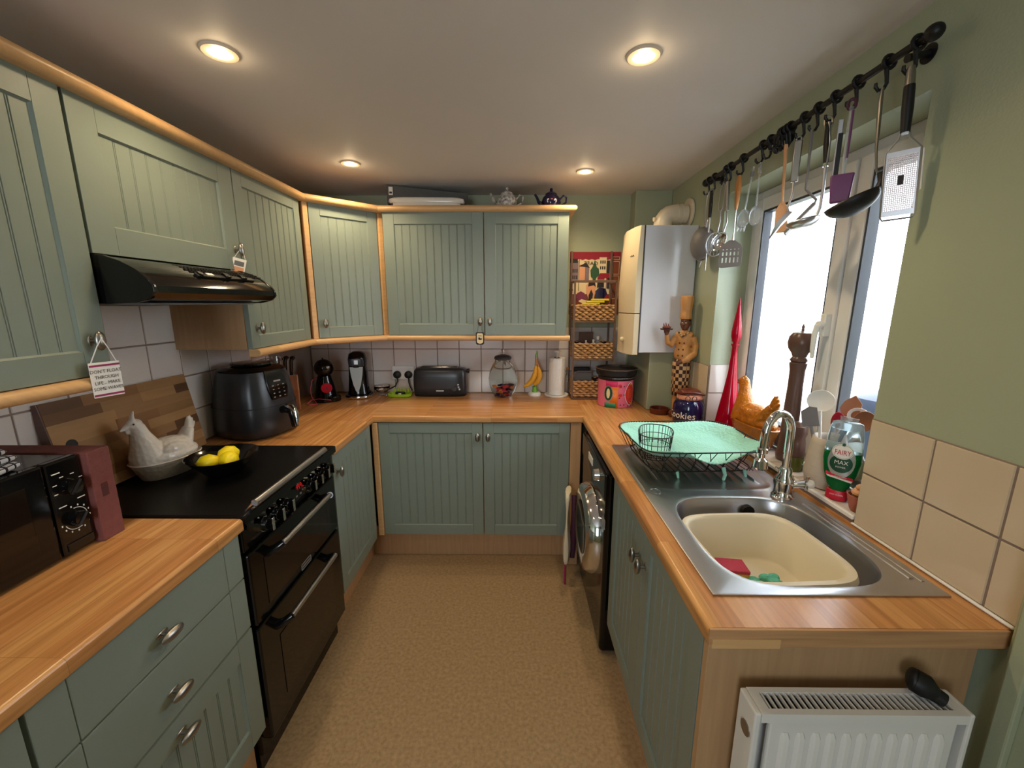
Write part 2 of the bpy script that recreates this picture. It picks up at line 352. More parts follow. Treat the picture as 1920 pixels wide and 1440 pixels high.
# ---- window ----
wn=struct(MB().box(1.072,1.13,WY0,1.095,.932,WZ1).box(1.072,1.13,1.895,WY1,.932,WZ1).box(1.072,1.13,1.095,1.895,.932,.985).box(1.072,1.13,1.095,1.895,1.935,WZ1).box(1.072,1.13,1.345,1.400,.985,1.935).build('window_1','upvc',bevel=.004,smooth=False))
def sash(y0,y1,z0,z1,name):
    w=.052; b=MB(); b.box(1.060,1.10,y0,y0+w,z0,z1).box(1.060,1.10,y1-w,y1,z0,z1).box(1.060,1.10,y0+w,y1-w,z0,z0+w).box(1.060,1.10,y0+w,y1-w,z1-w,z1)
    o=b.build('sash','upvc',wn,bevel=.005,smooth=False)
    g=.008; y0+=w;y1-=w;z0+=w;z1-=w
    MB().box(1.064,1.098,y0,y0+g,z0,z1).box(1.064,1.098,y1-g,y1,z0,z1).box(1.064,1.098,y0+g,y1-g,z0,z0+g).box(1.064,1.098,y0+g,y1-g,z1-g,z1).build('gasket','gasket',o,smooth=False)
    MB().box(1.084,1.088,y0+.004,y1-.004,z0+.004,z1-.004).build('pane','pane',o,smooth=False)
    return o
s1=sash(1.378,1.912,.968,1.952,'casement')
s2=sash(1.078,1.366,.968,1.952,'fixed')
MB().box(1.0725,1.078,1.3655,1.3785,.975,1.945).build('shadow_gap','gasket',wn,smooth=False)
b=MB(); b.box(1.038,1.0605,1.385,1.408,1.40,1.475); b.cyl((1.045,1.396,1.44),(1.022,1.396,1.44),.012); b.tube([(1.025,1.396,1.44),(1.020,1.399,1.41),(1.022,1.402,1.36),(1.024,1.402,1.325)],[.010,.009,.008,.006],10)
b.build('window_handle','white',wn,bevel=.003)
# ---- outside: yard seen through the glass ----
struct(MB().box(XO+.01,7,-4,9,-.4,-.02).build('yard_ground','slab',smooth=False))
o=tag(MB().box(4.2,4.4,-3,8,-.02,1.5).build('yard_wall','render',smooth=False),'pale rendered yard wall outside beyond the bin','wall'); 
o=tag(MB().box(XO+.01,1.62,2.24,2.5,-.02,2.6).build('house_return_pier','render',smooth=False,bevel=.01),'pale rendered pier just outside the far side of the window','pier')
bn=thing('wheelie_bin','dark navy wheelie bin outside the window with white lettering','bin',(2.02,1.86,-.02),math.radians(-62))
MB().sell([(.22,.24,.05),(.27,.30,.98)],e=8).build('bin_body','binblk',bn); MB().sell([(.29,.32,.98),(.295,.325,1.03),(.27,.30,1.08),(.2,.22,1.10)],e=6).build('lid','binblk',bn)
MB().tube([(-.2,.33,1.04),(-.2,.37,1.03),(.2,.37,1.03),(.2,.33,1.04)],.014).build('grab_bar','binblk',bn)
text('Refuse',.10,T((0,-.298,.90)),'paper',bn); text('DRY ONLY' if False else 'D',.10,T((-.11,-.292,.79)),'paper',bn)
b=MB(); b.lathe([(.05,0),(.06,0),(.06,.006),(.05,.006)],24,cap0=False,cap1=False); b.at(); ob=b.build('round_mark','paper',bn,loc=(-.05,-.285,.66)); ob.rotation_euler=(PI/2,0,0)
# ================= CEILING LIGHTS =================
for i,(x,y) in enumerate(DOWN[:4]):
    lab=['over the cooker side, nearest the camera','on the sink side, nearest the camera','over the far left corner','toward the boiler'][i]
    t=thing('ceiling_downlight','round recessed warm ceiling spotlight '+lab,'light',(x,y,ZC),0,'recessed ceiling spotlights')
    MB().lathe([(.028,-.001),(.030,-.006),(.043,-.006),(.047,0)],32,cap0=False,cap1=False).build('trim_ring','lampring',t)
    MB().lathe([(.0,-.0035),(.028,-.0035),(.028,-.001),(0,-.001)],28).build('lens','lamp',t)
# ================= CABINET PARTS =================
def knob(parent,x,z,horiz=False,y=0,m='satin'):
    b=MB(); b.cyl((x,y,z),(x,y-.021,z),.0055,n=12)
    rx,rz_=(.029,.0125) if horiz else (.0130,.0245)
    b.ell((x,y-.025,z),(rx,.0095,rz_),16,10); b.ell((x,y-.001,z),(rx*.55,.003,rz_*.55),14,6)
    return b.build('knob',m,parent)
def door(parent,x,z,w,h,kn=None,name='door',fr=.058,groove=True,frame=True,y=0,t=.02,seams=True,pitch=.046,hz=False):
    """framed tongue-and-groove door; local origin at its lower left front corner, front faces -y"""
    b=MB(); g=.0007
    if frame:
        b.box(0,fr-g,0,t,0,h).box(w-fr+g,w,0,t,0,h).box(fr,w-fr,0,t,0,fr).box(fr,w-fr,0,t,h-fr,h)
        x0,x1,z0,z1=fr-.002,w-fr+.002,fr-.002,h-fr+.002; d=.0075
        n=max(2,round((x1-x0)/pitch)); p=(x1-x0)/n
        prof=[(x0,d)]
        for i in range(1,n): 
            xc=x0+i*p; prof+=[(xc-.0035,d),(xc-.0024,d+.0018),(xc-.0014,d+.0018),(xc-.0004,d),(xc+.0012,d),(xc+.0022,d+.0018),(xc+.0032,d+.0018),(xc+.0042,d)]
        prof.append((x1,d))
        b.add([(px,py,z0) for px,py in prof]+[(px,py,z1) for px,py in prof],[(i,i+1,i+1+len(prof),i+len(prof)) for i in range(len(prof)-1)])
        b.box(fr,w-fr,t-.004,t,fr,h-fr)
        # small moulding slope round the panel
        mo=.006
        b.add([(x0,0.0015,z0),(x1,0.0015,z0),(x1-mo,d,z0+mo),(x0+mo,d,z0+mo)],[(0,1,2,3)]); b.add([(x0,0.0015,z1),(x1,0.0015,z1),(x1-mo,d,z1-mo),(x0+mo,d,z1-mo)],[(3,2,1,0)])
        b.add([(x0,0.0015,z0),(x0,0.0015,z1),(x0+mo,d,z1-mo),(x0+mo,d,z0+mo)],[(0,1,2,3)]); b.add([(x1,0.0015,z0),(x1,0.0015,z1),(x1-mo,d,z1-mo),(x1-mo,d,z0+mo)],[(3,2,1,0)])
    else:
        b.box(0,fr-g,0,t,0,h).box(w-fr+g,w,0,t,0,h).box(fr,w-fr,0,t,0,h)
    o=b.build(name,'cab',parent,smooth=False,bevel=.0022,loc=(x,y,z))
    if kn: knob(o,kn[0],kn[1],hz)
    return o
def carcass(parent,w,d,z0,z1,y=.022,m='carc',name='carcass'):
    MB().box(0,w,y,y+d,z0,z1).build(name,m,parent,smooth=False,bevel=.001)
RL,RR=PI/2,-PI/2
# --- near left drawer unit ---
t=thing('drawer_cabinet','sage green three-drawer base cabinet nearest the camera, left of the cooker','cabinet',(-.79,.527,0),RL)
carcass(t,.517,.555,.19,.868); MB().box(0,.517,.05,.07,0,.188).build('plinth','panel',t,smooth=False)
for z,h,f in ((.727,.14,False),(.564,.159,False),(.192,.366,True)):
    door(t,.002,z,.513,h,(.244,(.787 if z>.7 else .633 if z>.5 else .516)-z),'drawer',.062,frame=f,hz=True)
t=thing('base_cabinet','sage green base cabinet cut off at the lower left, beside the drawers','cabinet',(-.79,-.02,0),RL)
carcass(t,.543,.555,.19,.868); door(t,.002,.192,.539,.676); MB().box(0,.543,.05,.07,0,.188).build('plinth','panel',t,smooth=False)
# --- far left base ---
t=thing('base_cabinet','sage green single-door base cabinet between cooker and far corner','cabinet',(-.79,1.642,0),RL)
carcass(t,.48,.55,.19,.868); door(t,.002,.192,.455,.676,(.03,.59)); MB().box(0,.59,.075,.09,0,.188).build('plinth','panel',t,smooth=False)
# --- back base ---
t=thing('base_cabinet','wide sage green double-door base cabinet under the back worktop','cabinet',(-.757,2.14,0),0)
carcass(t,1.1,.55,.19,.868); door(t,.0,.192,.574,.674,(.548,.598)); door(t,.580,.192,.476,.674,(.026,.598))
MB().box(-.11,1.08,.095,.11,0,.188).build('plinth','panel',t,smooth=False)
MB().box(-.033,-.003,-.012,.02,.19,.868).build('corner_post','beech',t,smooth=False,bevel=.003); MB().box(1.06,1.12,.0,.02,0,.868).build('filler_post','panel',t,smooth=False,bevel=.003)
# --- right sink base ---
t=thing('sink_cabinet','sage green double-door sink cabinet on the right, panelled doors facing left','cabinet',(.385,1.475,0),RR)
carcass(t,.76,.50,.19,.70); door(t,.0,.192,.372,.676,(.345,.555),y=0); door(t,.376,.192,.382,.676,(.026,.555))
MB().box(0,.76,.05,.07,0,.188).build('plinth','panel',t,smooth=False)
MB().box(.763,.781,.0,.533,0,.870).build('end_panel','panelW',t,smooth=False,bevel=.001)
# ================= WORKTOPS =================
def nose(b,p,q,out,r=.02,z0=.872,z1=.91):
    """rounded front edge between two points; out = outward direction"""
    P,Q,O=Vector(p),Vector(q),out; prof=[]
    rr=.011
    for a in range(0,7): an=PI/2*a/6; prof.append((rr*math.sin(an)+.009,z1-rr+rr*math.cos(an)))
    for a in range(0,4): an=PI/2*a/3; prof.append((.02-.006+.006*math.cos(an),z0+.006-.006*math.sin(an)))
    prof=[(0,z1)]+prof+[(0,z0)]
    b.loft([[tuple(R+O[k]*d*1.0+Vector((0,0,z))) for d,z in prof] for k,R in ((0,P),(1,Q))])
t=thing('worktop','butcher-block style worktop section nearest the camera on the left','worktop',(0,0,0))
b=MB(); b.box(XL+.002,-.795,-.5,1.047,.872,.91); b.build('slab','wtY',t,smooth=False)
b=MB(); nose(b,(-.795,-.5,0),(-.795,1.047,0),[Vector((1,0,0))]*2); b.build('rounded_edge','wtY',t)
t=thing('worktop','long U-shaped wood-effect worktop wrapping from cooker past back wall to sink','worktop',(0,0,0))
D=[Vector((1,0,0)),Vector((1,-1,0)),Vector((-1,-1,0)),Vector((-1,0,0)),Vector((0,-1,0))]
b=MB(); b.box(XL+.002,-.795,1.637,YB-.002,.872,.91); b.build('slab','wtY',t,smooth=False)
b=MB(); b.box(-.7945,.3845,2.144,YB-.002,.872,.91); b.build('slab','wtX',t,smooth=False)
hx0,hx1,hy0,hy1=.458,.858,.768,1.185
b=MB(); x0,x1,y0,y1=.385,XR-.002,.665,YB-.002
b.box(x0,hx0,y0,y1,.872,.91).box(hx1,x1,y0,y1,.872,.91).box(hx0,hx1,y0,hy0,.872,.91).box(hx0,hx1,hy1,y1,.872,.91); b.build('slab','wtY',t,smooth=False)
b=MB(); nose(b,(-.795,1.637,0),(-.795,2.144,0),[D[0],D[1]]); b.build('rounded_edge','wtY',t); b=MB(); nose(b,(.385,2.144,0),(.385,.665,0),[D[2],D[3]]); b.build('rounded_edge','wtY',t)
b=MB(); nose(b,(-.795,2.144,0),(.385,2.144,0),[D[1],D[2]]); b.build('rounded_edge','wtX',t)
MB().box(.366,.925,.659,.665,.872,.9095).build('end_edging','raw',t,smooth=False,bevel=.001)
MB().box(.372,.50,.6572,.6592,.870,.890).build('edging_patch','beech',t,smooth=False,bevel=.0005)
# ================= WALL CABINETS =================
t=thing('wall_cabinet','tall sage green wall cabinet at the upper left edge with hanging sign','cabinet',(-1.07,.44,0),RL)
carcass(t,.60,.298,1.33,2.01); door(t,.0,1.33,.612,.68,(.572,.088),fr=.062)
t=thing('wall_cabinet','wide short sage green cabinet above the black cooker hood','cabinet',(-1.07,1.067,0),RL)
carcass(t,.568,.298,1.64,2.01); door(t,-.006,1.636,.572,.375,(.544,.075),fr=.072)
t=thing('wall_cabinet','narrow sage green wall cabinet just right of the cooker hood','cabinet',(-1.07,1.637,0),RL)
carcass(t,.50,.298,1.325,2.01); door(t,.002,1.328,.478,.682,(.042,.082),fr=.052)
MB().box(-.001,.0015,.022,.318,1.325,1.64).build('side_panel','panelW',t,smooth=False)
t=thing('corner_wall_cabinet','sage green diagonal corner wall cabinet','cabinet',(-1.05,2.160,0),math.atan2(.262,.268))
door(t,.005,1.328,.362,.682,(.030,.078),fr=.055)
b=MB(); 
pts=[(-.0,.022),(.372,.022)]
ca,sa=math.cos(math.atan2(.262,.268)),math.sin(math.atan2(.262,.268))
def loc_(X,Y): dx,dy=X+1.05,Y-2.160; return (dx*ca+dy*sa,-dx*sa+dy*ca)
poly=[(.0,.022),(.372,.022)]+[loc_(*q) for q in ((-.775,YB-.01),(XL+.01,YB-.01),(XL+.01,2.145))]
b.prism(poly,1.325,2.01,'xy').build('carcass','carc',t,smooth=False)
MB().at((-.014,.004,0),rz=-.0).box(-.012,.014,-.010,.02,1.325,2.01).build('corner_post','beech',t,smooth=False,bevel=.004)
MB().box(.372,.400,-.010,.02,1.325,2.01).build('corner_post','beech',t,smooth=False,bevel=.004)
t=thing('wall_cabinet','wide sage green double-door wall cabinet on the back wall','cabinet',(-.748,2.40,0),0)
carcass(t,1.045,.295,1.325,2.01,m='carc'); door(t,.0,1.328,.564,.682,(.540,.078),fr=.062); door(t,.570,1.328,.475,.682,(.027,.078),fr=.062)
MB().box(0,1.045,.0,.31,2.0105,2.0225).build('top_board','carc',t,smooth=False)
# cornice and light rail
def moulding(name,label,path,z,parts,r=.017,cap=True,hgt=1.0):
    """path points swept with a D-shaped profile, mitred"""
    t=thing(name,label,'trim',(0,0,0))
    P=[Vector(p) for p in path]; 
    for i in range(len(P)-1):
        b=MB(); rings=[]
        for k,(p,oth) in enumerate(((P[i],P[i-1] if i>0 else None),(P[i+1],P[i+2] if i+2<len(P) else None))):
            d=(P[i+1]-P[i]).normalized(); nrm=Vector((d.y,-d.x,0))
            if oth is not None:
                d2=((p-oth) if k==0 else (oth-p)).normalized(); n2=Vector((d2.y,-d2.x,0)); m=(nrm+n2); m=m/ m.dot(nrm)
            else: m=nrm
            ring=[]
            for a in range(0,13):
                an=-PI/2+PI*a/12; ring.append(tuple(p+m*(r*1.1*math.cos(an))+Vector((0,0,z+r*hgt*math.sin(an)))))
            for q in (r*hgt,-r*hgt): ring.append(tuple(p-m*.03+Vector((0,0,z+q))))
            rings.append(ring)
        b.loft(rings); b.build('rail_section','beech',t,angle=50)
    return t
cp=[(-1.052,.3,0),(-1.052,2.128,0),(-.768,2.388,0),(.318,2.388,0),(.318,2.712,0)]
moulding('cornice','pale beech cornice running along the tops of all the wall cabinets',cp,2.026,None,.017)
moulding('light_rail','pale beech rounded light rail under the wall cabinets right of the hood',[(-1.062,1.645,0),(-1.062,2.135,0),(-.762,2.398,0),(.318,2.398,0)],1.310,None,.0155)
moulding('light_rail','short pale beech light rail under the cabinet at the left edge',[(-1.062,.3,0),(-1.062,1.03,0)],1.312,None,.0155)
# ================= COOKER =================
t=thing('cooker','black double-oven electric cooker with chrome handles and glass hob','cooker',(-.80,1.053,0),RL)   # local x = world +Y, -y = into the room
w=.576
MB().box(.001,w-.001,.02,.585,.06,.895).build('body','enamel',t,smooth=False,bevel=.003)
MB().box(-.004,w+.004,-.03,.588,.895,.918).build('hob_glass','hob',t,smooth=False,bevel=.004)
MB().box(0,w,-.012,.02,.795,.894).build('control_panel','enamel',t,smooth=False,bevel=.004)
o=MB().box(.004,w-.004,-.018,.02,.545,.785).build('oven_door','enamel',t,smooth=False,bevel=.006)
MB().box(.07,w-.07,-.0195,-.0175,.575,.735).build('door_glass','glassblk',o,smooth=False)
def ohandle(z,par):
    b=MB(); b.tube([(.105,-.062,z),(.435,-.062,z)],.0095,12); return b.build('handle','steel',par)
h=ohandle(.764,o)
for xx in (.095,.445):
    MB().tube([(xx,-.01,.735),(xx,-.045,.752),(xx+(.012 if xx<.2 else -.012),-.064,.764)],[.016,.014,.013],10).build('handle_bracket','black',o)
o2=MB().box(.004,w-.004,-.018,.02,.125,.535).build('oven_door','enamel',t,smooth=False,bevel=.006)
MB().box(.10,w-.09,-.0198,-.0175,.20,.43).build('door_glass','glassblk',o2,smooth=False,bevel=.0005)
ohandle(.498,o2)
for xx in (.095,.445):
    MB().tube([(xx,-.01,.47),(xx,-.045,.486),(xx+(.012 if xx<.2 else -.012),-.064,.498)],[.016,.014,.013],10).build('handle_bracket','black',o2)
b=MB(); b.box(.262,.33,-.0205,-.0185,.549,.5515).box(.262,.33,-.0205,-.0185,.570,.5725).box(.262,.2645,-.0205,-.0185,.549,.5725).box(.3275,.33,-.0205,-.0185,.549,.5725); b.build('badge','silver',o,smooth=False)
MB().box(.268,.324,-.0203,-.0186,.557,.564).build('badge_band','grey',o,smooth=False)
MB().box(0,w,.03,.05,.0,.12).build('plinth','enamel',t,smooth=False)
for i,xx in enumerate((.075,.133,.192,.345,.397,.452,.50)):
    b=MB(); z=.848; r=.0245 if i<3 else .0215
    b.cyl((xx,-.012,z),(xx,-.032,z),r*1.04,r*.98,n=12); k=b.build('knob_collar','chrome',t)
    b=MB(); b.cyl((xx,-.032,z),(xx,-.046,z),r*.88,r*.76,n=24); b.box(xx-.005,xx+.005,-.060,-.044,z-r*.8,z+r*.8); b.build('knob','black',k,bevel=.0015)
    b=MB(); b.box(xx-.0055,xx+.0055,-.0612,-.0585,z-r*.8,z+r*.82).box(xx-.0055,xx+.0055,-.061,-.046,z+r*.74,z+r*.86); b.build('knob_grip','chrome',k,smooth=False,bevel=.001)
    b=MB(); b.box(xx-.004,xx+.004,-.0132,-.0118,z+r+.007,z+r+.019); b.build('symbol','paper',t,smooth=False)
b=MB(); 
for s_,x0 in ((0,.300),(1,.312),(2,.324)):
    b.box(x0-.004,x0+.004,-.0134,-.0122,.866,.868).box(x0-.004,x0+.004,-.0134,-.0122,.857,.859).box(x0-.004,x0-.002,-.0134,-.0122,.857,.868).box(x0+.002,x0+.004,-.0134,-.0122,.848,.868)
b.build('clock_display','led',t,smooth=False)
for x0 in (.292,.318): MB().box(x0-.005,x0+.005,-.0142,-.0122,.826,.832).build('button','silver',t,smooth=False)
b=MB(); b.tube([(.03,-.040,.940),(.47,-.040,.940)],.0105,14); b.build('towel_rail','steel',t)
for xx in (.03,.475): MB().tube([(xx,-.018,.914),(xx,-.03,.930),(xx,-.041,.940)],[.009,.008,.010],10).build('rail_bracket','chrome',t)
MB().box(-.004,w+.004,-.034,-.028,.890,.916).build('hob_trim','enamel',t,smooth=False,bevel=.001)
tag(MB().box(-.892,-.852,1.05,1.70,.001,.016).build('threshold_strip','trim',smooth=False,bevel=.003),'thin metal threshold strip on the floor along the foot of the cooker','strip')
# ================= HOOD =================
t=thing('cooker_hood','glossy black curved cooker hood under the short wall cabinet','hood',(-1.07,1.062,1.512),RL)
prof=[(.31,0),(-.02,0),(-.085,.003),(-.122,.010),(-.138,.026),(-.136,.044),(-.124,.060),(-.096,.083),(-.06,.103),(-.02,.117),(.02,.122),(.31,.122)]
b=MB(); b.prism([(y,z) for y,z in prof],0.012,.532,'yz'); b.build('hood_shell','enamel',t,angle=30)
for xa,xb in ((.0,.012),(.532,.544)):
    b=MB(); b.prism([(y*1.02,z*1.0-.003 if z<.01 else z*1.02) for y,z in prof],xa,xb,'yz'); b.build('end_cap','black',t,angle=30,bevel=.002)
# vent slots on the sloping top
def onslope(u): # u 0..1 from the back (top) to the front of the slope
    ys=[.0,-.06,-.096,-.124]; zs=[.1195,.1035,.0835,.0605]; k=min(2,int(u*3)); f=u*3-k; return ys[k]+(ys[k+1]-ys[k])*f, zs[k]+(zs[k+1]-zs[k])*f
b=MB()
for r in range(4):
    for c_ in range(26):
        x0=.20+c_*.0135+(r%2)*.004; y,z=onslope(.16+r*.11); b.box(x0,x0+.009,y-.0045,y+.0045,z-.004,z+.0018)
b.build('vent_slots','darkslot',t,smooth=False)['kind']='stuff'
y,z=onslope(.70); b=MB(); b.at((0,y,z),rx=.62); b.box(.20,.47,-.008,.008,-.002,.006); b.build('control_slot','blackm',t,smooth=False,bevel=.002)
for x0 in (.215,.33,.41):
    b=MB(); b.at((x0,y,z+.003),rx=.62); b.box(-.012,.012,-.011,.011,0,.010) if x0!=.215 else b.cyl((0,0,0),(0,0,.008),.010,n=16); b.build('switch','black',t,bevel=.002)
b=MB(); b.at((.255,y,z+.003),rx=.62); b.box(-.014,.014,-.005,.005,0,.006); b.build('hood_label','paper',t,smooth=False)
for xx in (.006,.538):
    b=MB(); b.ell((xx,-.134,.042),(.006,.006,.006),12,8); b.build('end_screw','chrome',t)
MB().box(.05,.49,-.08,.26,-.006,0).build('grease_filter','grey',t,smooth=False,bevel=.002)
# ================= MICROWAVE =================
t=thing('microwave','black microwave with two round dials at the left edge','microwave',(-1.07,.44,.91),RL)
MB().box(0,.488,.022,.30,.008,.238).build('case','black',t,smooth=False,bevel=.004)
o=MB().box(.0,.412,0,.022,.006,.240).build('door','black',t,smooth=False,bevel=.005)
MB().box(.03,.372,-.0015,.002,.045,.205).build('door_window','glassblk',o,smooth=False,bevel=.001)
b=MB()
for i in range(16): b.box(.05+i*.006,.052+i*.006,-.002,-.0012,.06,.11)
b.build('window_mesh','grey',o,smooth=False)['kind']='stuff'
p=MB().box(.414,.490,0,.022,.006,.240).build('control_panel','black',t,smooth=False,bevel=.005)
for zc,rr in ((.170,.021),(.088,.019)):
    b=MB(); b.cyl((.455,0,zc),(.455,-.018,zc),rr,rr*.88,n=24); k=b.build('dial','black',p)
    MB().at((.455,-.019,zc),ry=.7).box(-.002,.002,-.002,.002,-rr*.9,rr*.9).build('dial_grip','char',p,smooth=False)
b=MB(); b.tube([(.455+.026*math.cos(a),-.0012,.088+.026*math.sin(a)) for a in [math.radians(-160+i*9) for i in range(29)]],.0009,6); b.build('dial_scale','paper',p)
b=MB()
for i in range(11):
    a=math.radians(-170+i*27); x_,z_=.455+.032*math.cos(a),.088+.032*math.sin(a); b.box(x_-.0012,x_+.0012,-.0012,-.0004,z_-.002,z_+.002)
for i in range(6):
    a=math.radians(200-i*44); x_,z_=.455+.031*math.cos(a),.172+.029*math.sin(a); b.box(x_-.004,x_+.004,-.0012,-.0004,z_-.001,z_+.001)
for (x_,z_) in ((.433,.211),(.433,.128),(.475,.134)): b.box(x_-.008,x_+.009,-.0012,-.0004,z_-.0012,z_+.0012)
b.build('panel_markings','paper',p,smooth=False)['kind']='stuff'
MB().box(.425,.485,-.003,.0,.014,.034).build('door_button','black',p,smooth=False,bevel=.003)
for xx in (.04,.45):
    MB().cyl((xx,.05,0),(xx,.05,.01),.012).build('foot','blackm',t)
t=thing('box_file','maroon felt-covered box standing between microwave and cooker','box',(-1.055,.934,.91),RL)
MB().box(0,.056,0,.29,.0,.240).build('cover','maroon',t,smooth=False,bevel=.003); MB().box(.018,.034,-.001,.002,.115,.150).build('spine_label','maroond',t,smooth=False)
# tea towels folded on the microwave
def cloth(name,label,loc,rz,hx,hy,h,n,m1,stripes=True,seed=1,grp=None):
    t=thing(name,label,'towel',loc,rz,grp); R=random.Random(seed)
    for k in range(n):
        z0=k*h; rings=[]; ph=R.random()*6
        b=MB(); NX,NY=32,28; top=[];bot=[]
        def f(i,j,top_):
            u=math.sin(PI/2*(-1+2*i/NX)); v=math.sin(PI/2*(-1+2*j/NY)); e=max(0,1-abs(u)**16)*max(0,1-abs(v)**16)
            wob=.0025*math.sin(u*4+ph)+.002*math.sin(v*5+ph*2)
            return (u*(hx-.006*k)+.003*math.sin(v*3+ph),v*(hy-.006*k)+.003*math.sin(u*3+ph),z0+h*.5+(h*.5*(e**.5)+(wob if k else wob*.3)*e if top_ else -h*.5*(e**.5)))
        vs=[f(i,j,True) for i in range(NX+1) for j in range(NY+1)]+[f(i,j,False) for i in range(NX+1) for j in range(NY+1)]
        o_=(NX+1)*(NY+1); fs=[];mi=[]
        for i in range(NX):
            for j in range(NY):
                a=i*(NY+1)+j; q=(a,a+NY+1,a+NY+2,a+1); 
                st=1 if (stripes and (i%4==1 or j%4==1)) else 0
                fs+= [q,tuple(x+o_ for x in q[::-1])]; mi+=[st,st]
        b.v=vs;b.f=fs;b.mi=mi; b.build('folded_layer',[m1,'towelb'],t)
    return t
cloth('tea_towel','black and white checked tea towels folded on top of the microwave',(-1.155,.775,1.150),.2,.066,.062,.017,3,'towelw',True,3)
cloth('dishcloth','crumpled grey-brown cloth lying on the checked tea towels',(-1.185,.762,1.2025),.4,.045,.05,.013,2,'towelg',False,5)
# ================= CHOPPING BOARD (staves as parts) =================
t=thing('chopping_board','large wooden block chopping board leaning against the tiles behind the hob','board',(-1.315,1.112,.925),RL,rx=math.radians(-10))
L,H=.522,.305; RB=random.Random(12); rows=9; rh=H/rows
G['stv']=[mat('walnut_stave_%d'%i,c,.4,noise=.14,nscale=14,nstretch=(.25,2,2)) for i,c in enumerate([(152,114,76),(136,98,64),(112,78,50),(168,128,86),(96,66,44),(144,106,68)])]
for r in range(rows):
    x=0
    while x<L-.001:
        ln=RB.uniform(.09,.2); 
        if L-(x+ln)<.06: ln=L-x
        MB().box(x,x+ln,0+RB.uniform(0,.0006),.03,r*rh,(r+1)*rh).build('stave',G['stv'][RB.choice([0,0,1,1,2,3,3,4,5])],t,smooth=False)
        x+=ln
MB().box(-.004,0,.001,.03,0,H).build('side_edge','brown',t,smooth=False,bevel=.001)
b=MB(); b.cyl((.045,-.0015,.168),(.045,.004,.168),.016,n=28); b.build('finger_hole','blackm',t)
# ================= WASHING MACHINE =================
t=thing('washing_machine','black washing machine with chrome-ringed door under the right worktop','washing machine',(.366,2.085,0),RR)  # local x = world -Y
MB().box(0,.572,.0,.54,.012,.845).build('body','enamel',t,smooth=False,bevel=.018,seg=4)
MB().box(.012,.56,-.006,.01,.72,.835).build('control_panel','black',t,smooth=False,bevel=.006)
b=MB(); b.cyl((.43,-.006,.78),(.43,-.026,.78),.028,.024,n=24); b.build('programme_dial','chrome',t)
MB().box(.20,.30,-.008,-.004,.765,.80).build('display','paper',t,smooth=False)
def ringy(y0,prof,m,name,par):
    b=MB(); b.M=T((.30,y0,.46),0,PI/2); b.lathe(prof,40,cap0=False,cap1=False); return b.build(name,m,par)
o=ringy(0,[(.12,.05),(.165,.055),(.195,.045),(.21,.02),(.212,0),(.20,-.0)],'chrome','door_ring',t)
ringy(0,[(0.0,.032),(.06,.036),(.105,.045),(.125,.052)],'glassblk','door_glass',t)
MB().box(.525,.57,-.0015,.001,.60,.64).build('badge','silver',t,smooth=False)
for xx in (.05,.52): MB().cyl((xx,.05,0),(xx,.05,.02),.02).build('foot','blackm',t)
MB().box(.5725,.574,.06,.16,.76,.84).build('energy_label','paper',t,smooth=False)
# folded fabric beside the washer
t=thing('folded_cloth_bag','folded pale canvas bag with maroon trim tucked by the washing machine','bag',(.285,2.03,.10),math.radians(78))
b=MB(); rings=[]
for i in range(9):
    z=i/8*.44; s_=.016+.01*math.sin(i*.9); rings.append([(.075*a+.006*math.sin(i*1.3),s_*c_,z) for a,c_ in ((-1,-.7),(-.3,-1),(.4,-.9),(1,-.5),(1,.5),(.3,1),(-.4,.8),(-1,.6))])
b.loft(rings); b.build('canvas_body','cream',t,subsurf=1)
b=MB(); b.tube([(.0,-.03,.40),(-.01,-.036,.3),(.0,-.034,.15),(.01,-.03,.02)],[.012,.016,.018,.014],10,flat=.5); b.build('maroon_trim','darkp',t)
b=MB(); b.tube([(-.07,0,.02),(-.072,0,-.05),(-.06,0,-.099)],.006,8); b.build('hanging_strap','pinkline',t)
# ================= RADIATOR =================
t=thing('radiator','white panel radiator with top grille in the lower right corner','radiator',(.438,.612,.28),0)
MB().box(.03,.372,.0,.012,.0,.482).build('front_panel','rad',t,smooth=False,bevel=.004)
for i in range(11):
    xc=.060+i*.0282
    b=MB(); b.loft([[(xc-.0095,-.0,z),(xc-.005,-.007,z),(xc+.005,-.007,z),(xc+.0095,-.0,z)] for z in (.0,.445)]+[[(xc-.006,-.0,.455),(xc-.003,-.0015,.455),(xc+.003,-.0015,.455),(xc+.006,0,.455)]]); b.build('convector_rib','rad',t,bevel=.001)
b=MB(); b.box(.0,.012,-.002,.052,.0,.497); b.build('side_cover','rad',t,smooth=False,bevel=.003)
b=MB(); b.box(.388,.398,-.002,.052,.0,.497); b.build('side_cover','rad',t,smooth=False,bevel=.003)
MB().cyl((-.002,.02,.44),(.001,.02,.44),.014,n=20).build('blanking_plug','satin',t)
b=MB(); b.box(.012,.388,-.002,.003,.478,.497).box(.012,.388,.047,.052,.478,.497).box(.012,.030,.003,.047,.490,.497).box(.372,.388,.003,.047,.490,.497).box(.03,.372,.003,.009,.490,.497).box(.03,.372,.041,.047,.490,.497); b.build('grille_frame','rad',t,smooth=False)
for i in range(31):
    xc=.0345+i*.0112; MB().box(xc-.0014,xc+.0014,.009,.041,.490,.4965).build('grille_slat','rad',t,smooth=False)
MB().box(.0305,.3715,.0095,.0405,.46,.484).build('slot_shade','darkslot',t,smooth=False)  # dark box under the slats stands in for shade inside the slots
MB().box(.02,.38,.040,.050,.0,.47).build('back_panel','rad',t,smooth=False,bevel=.003)
t=thing('valve_cap','black plastic valve cap lying on the right end of the radiator grille','cap',(.775,.645,.7775),math.radians(-40))
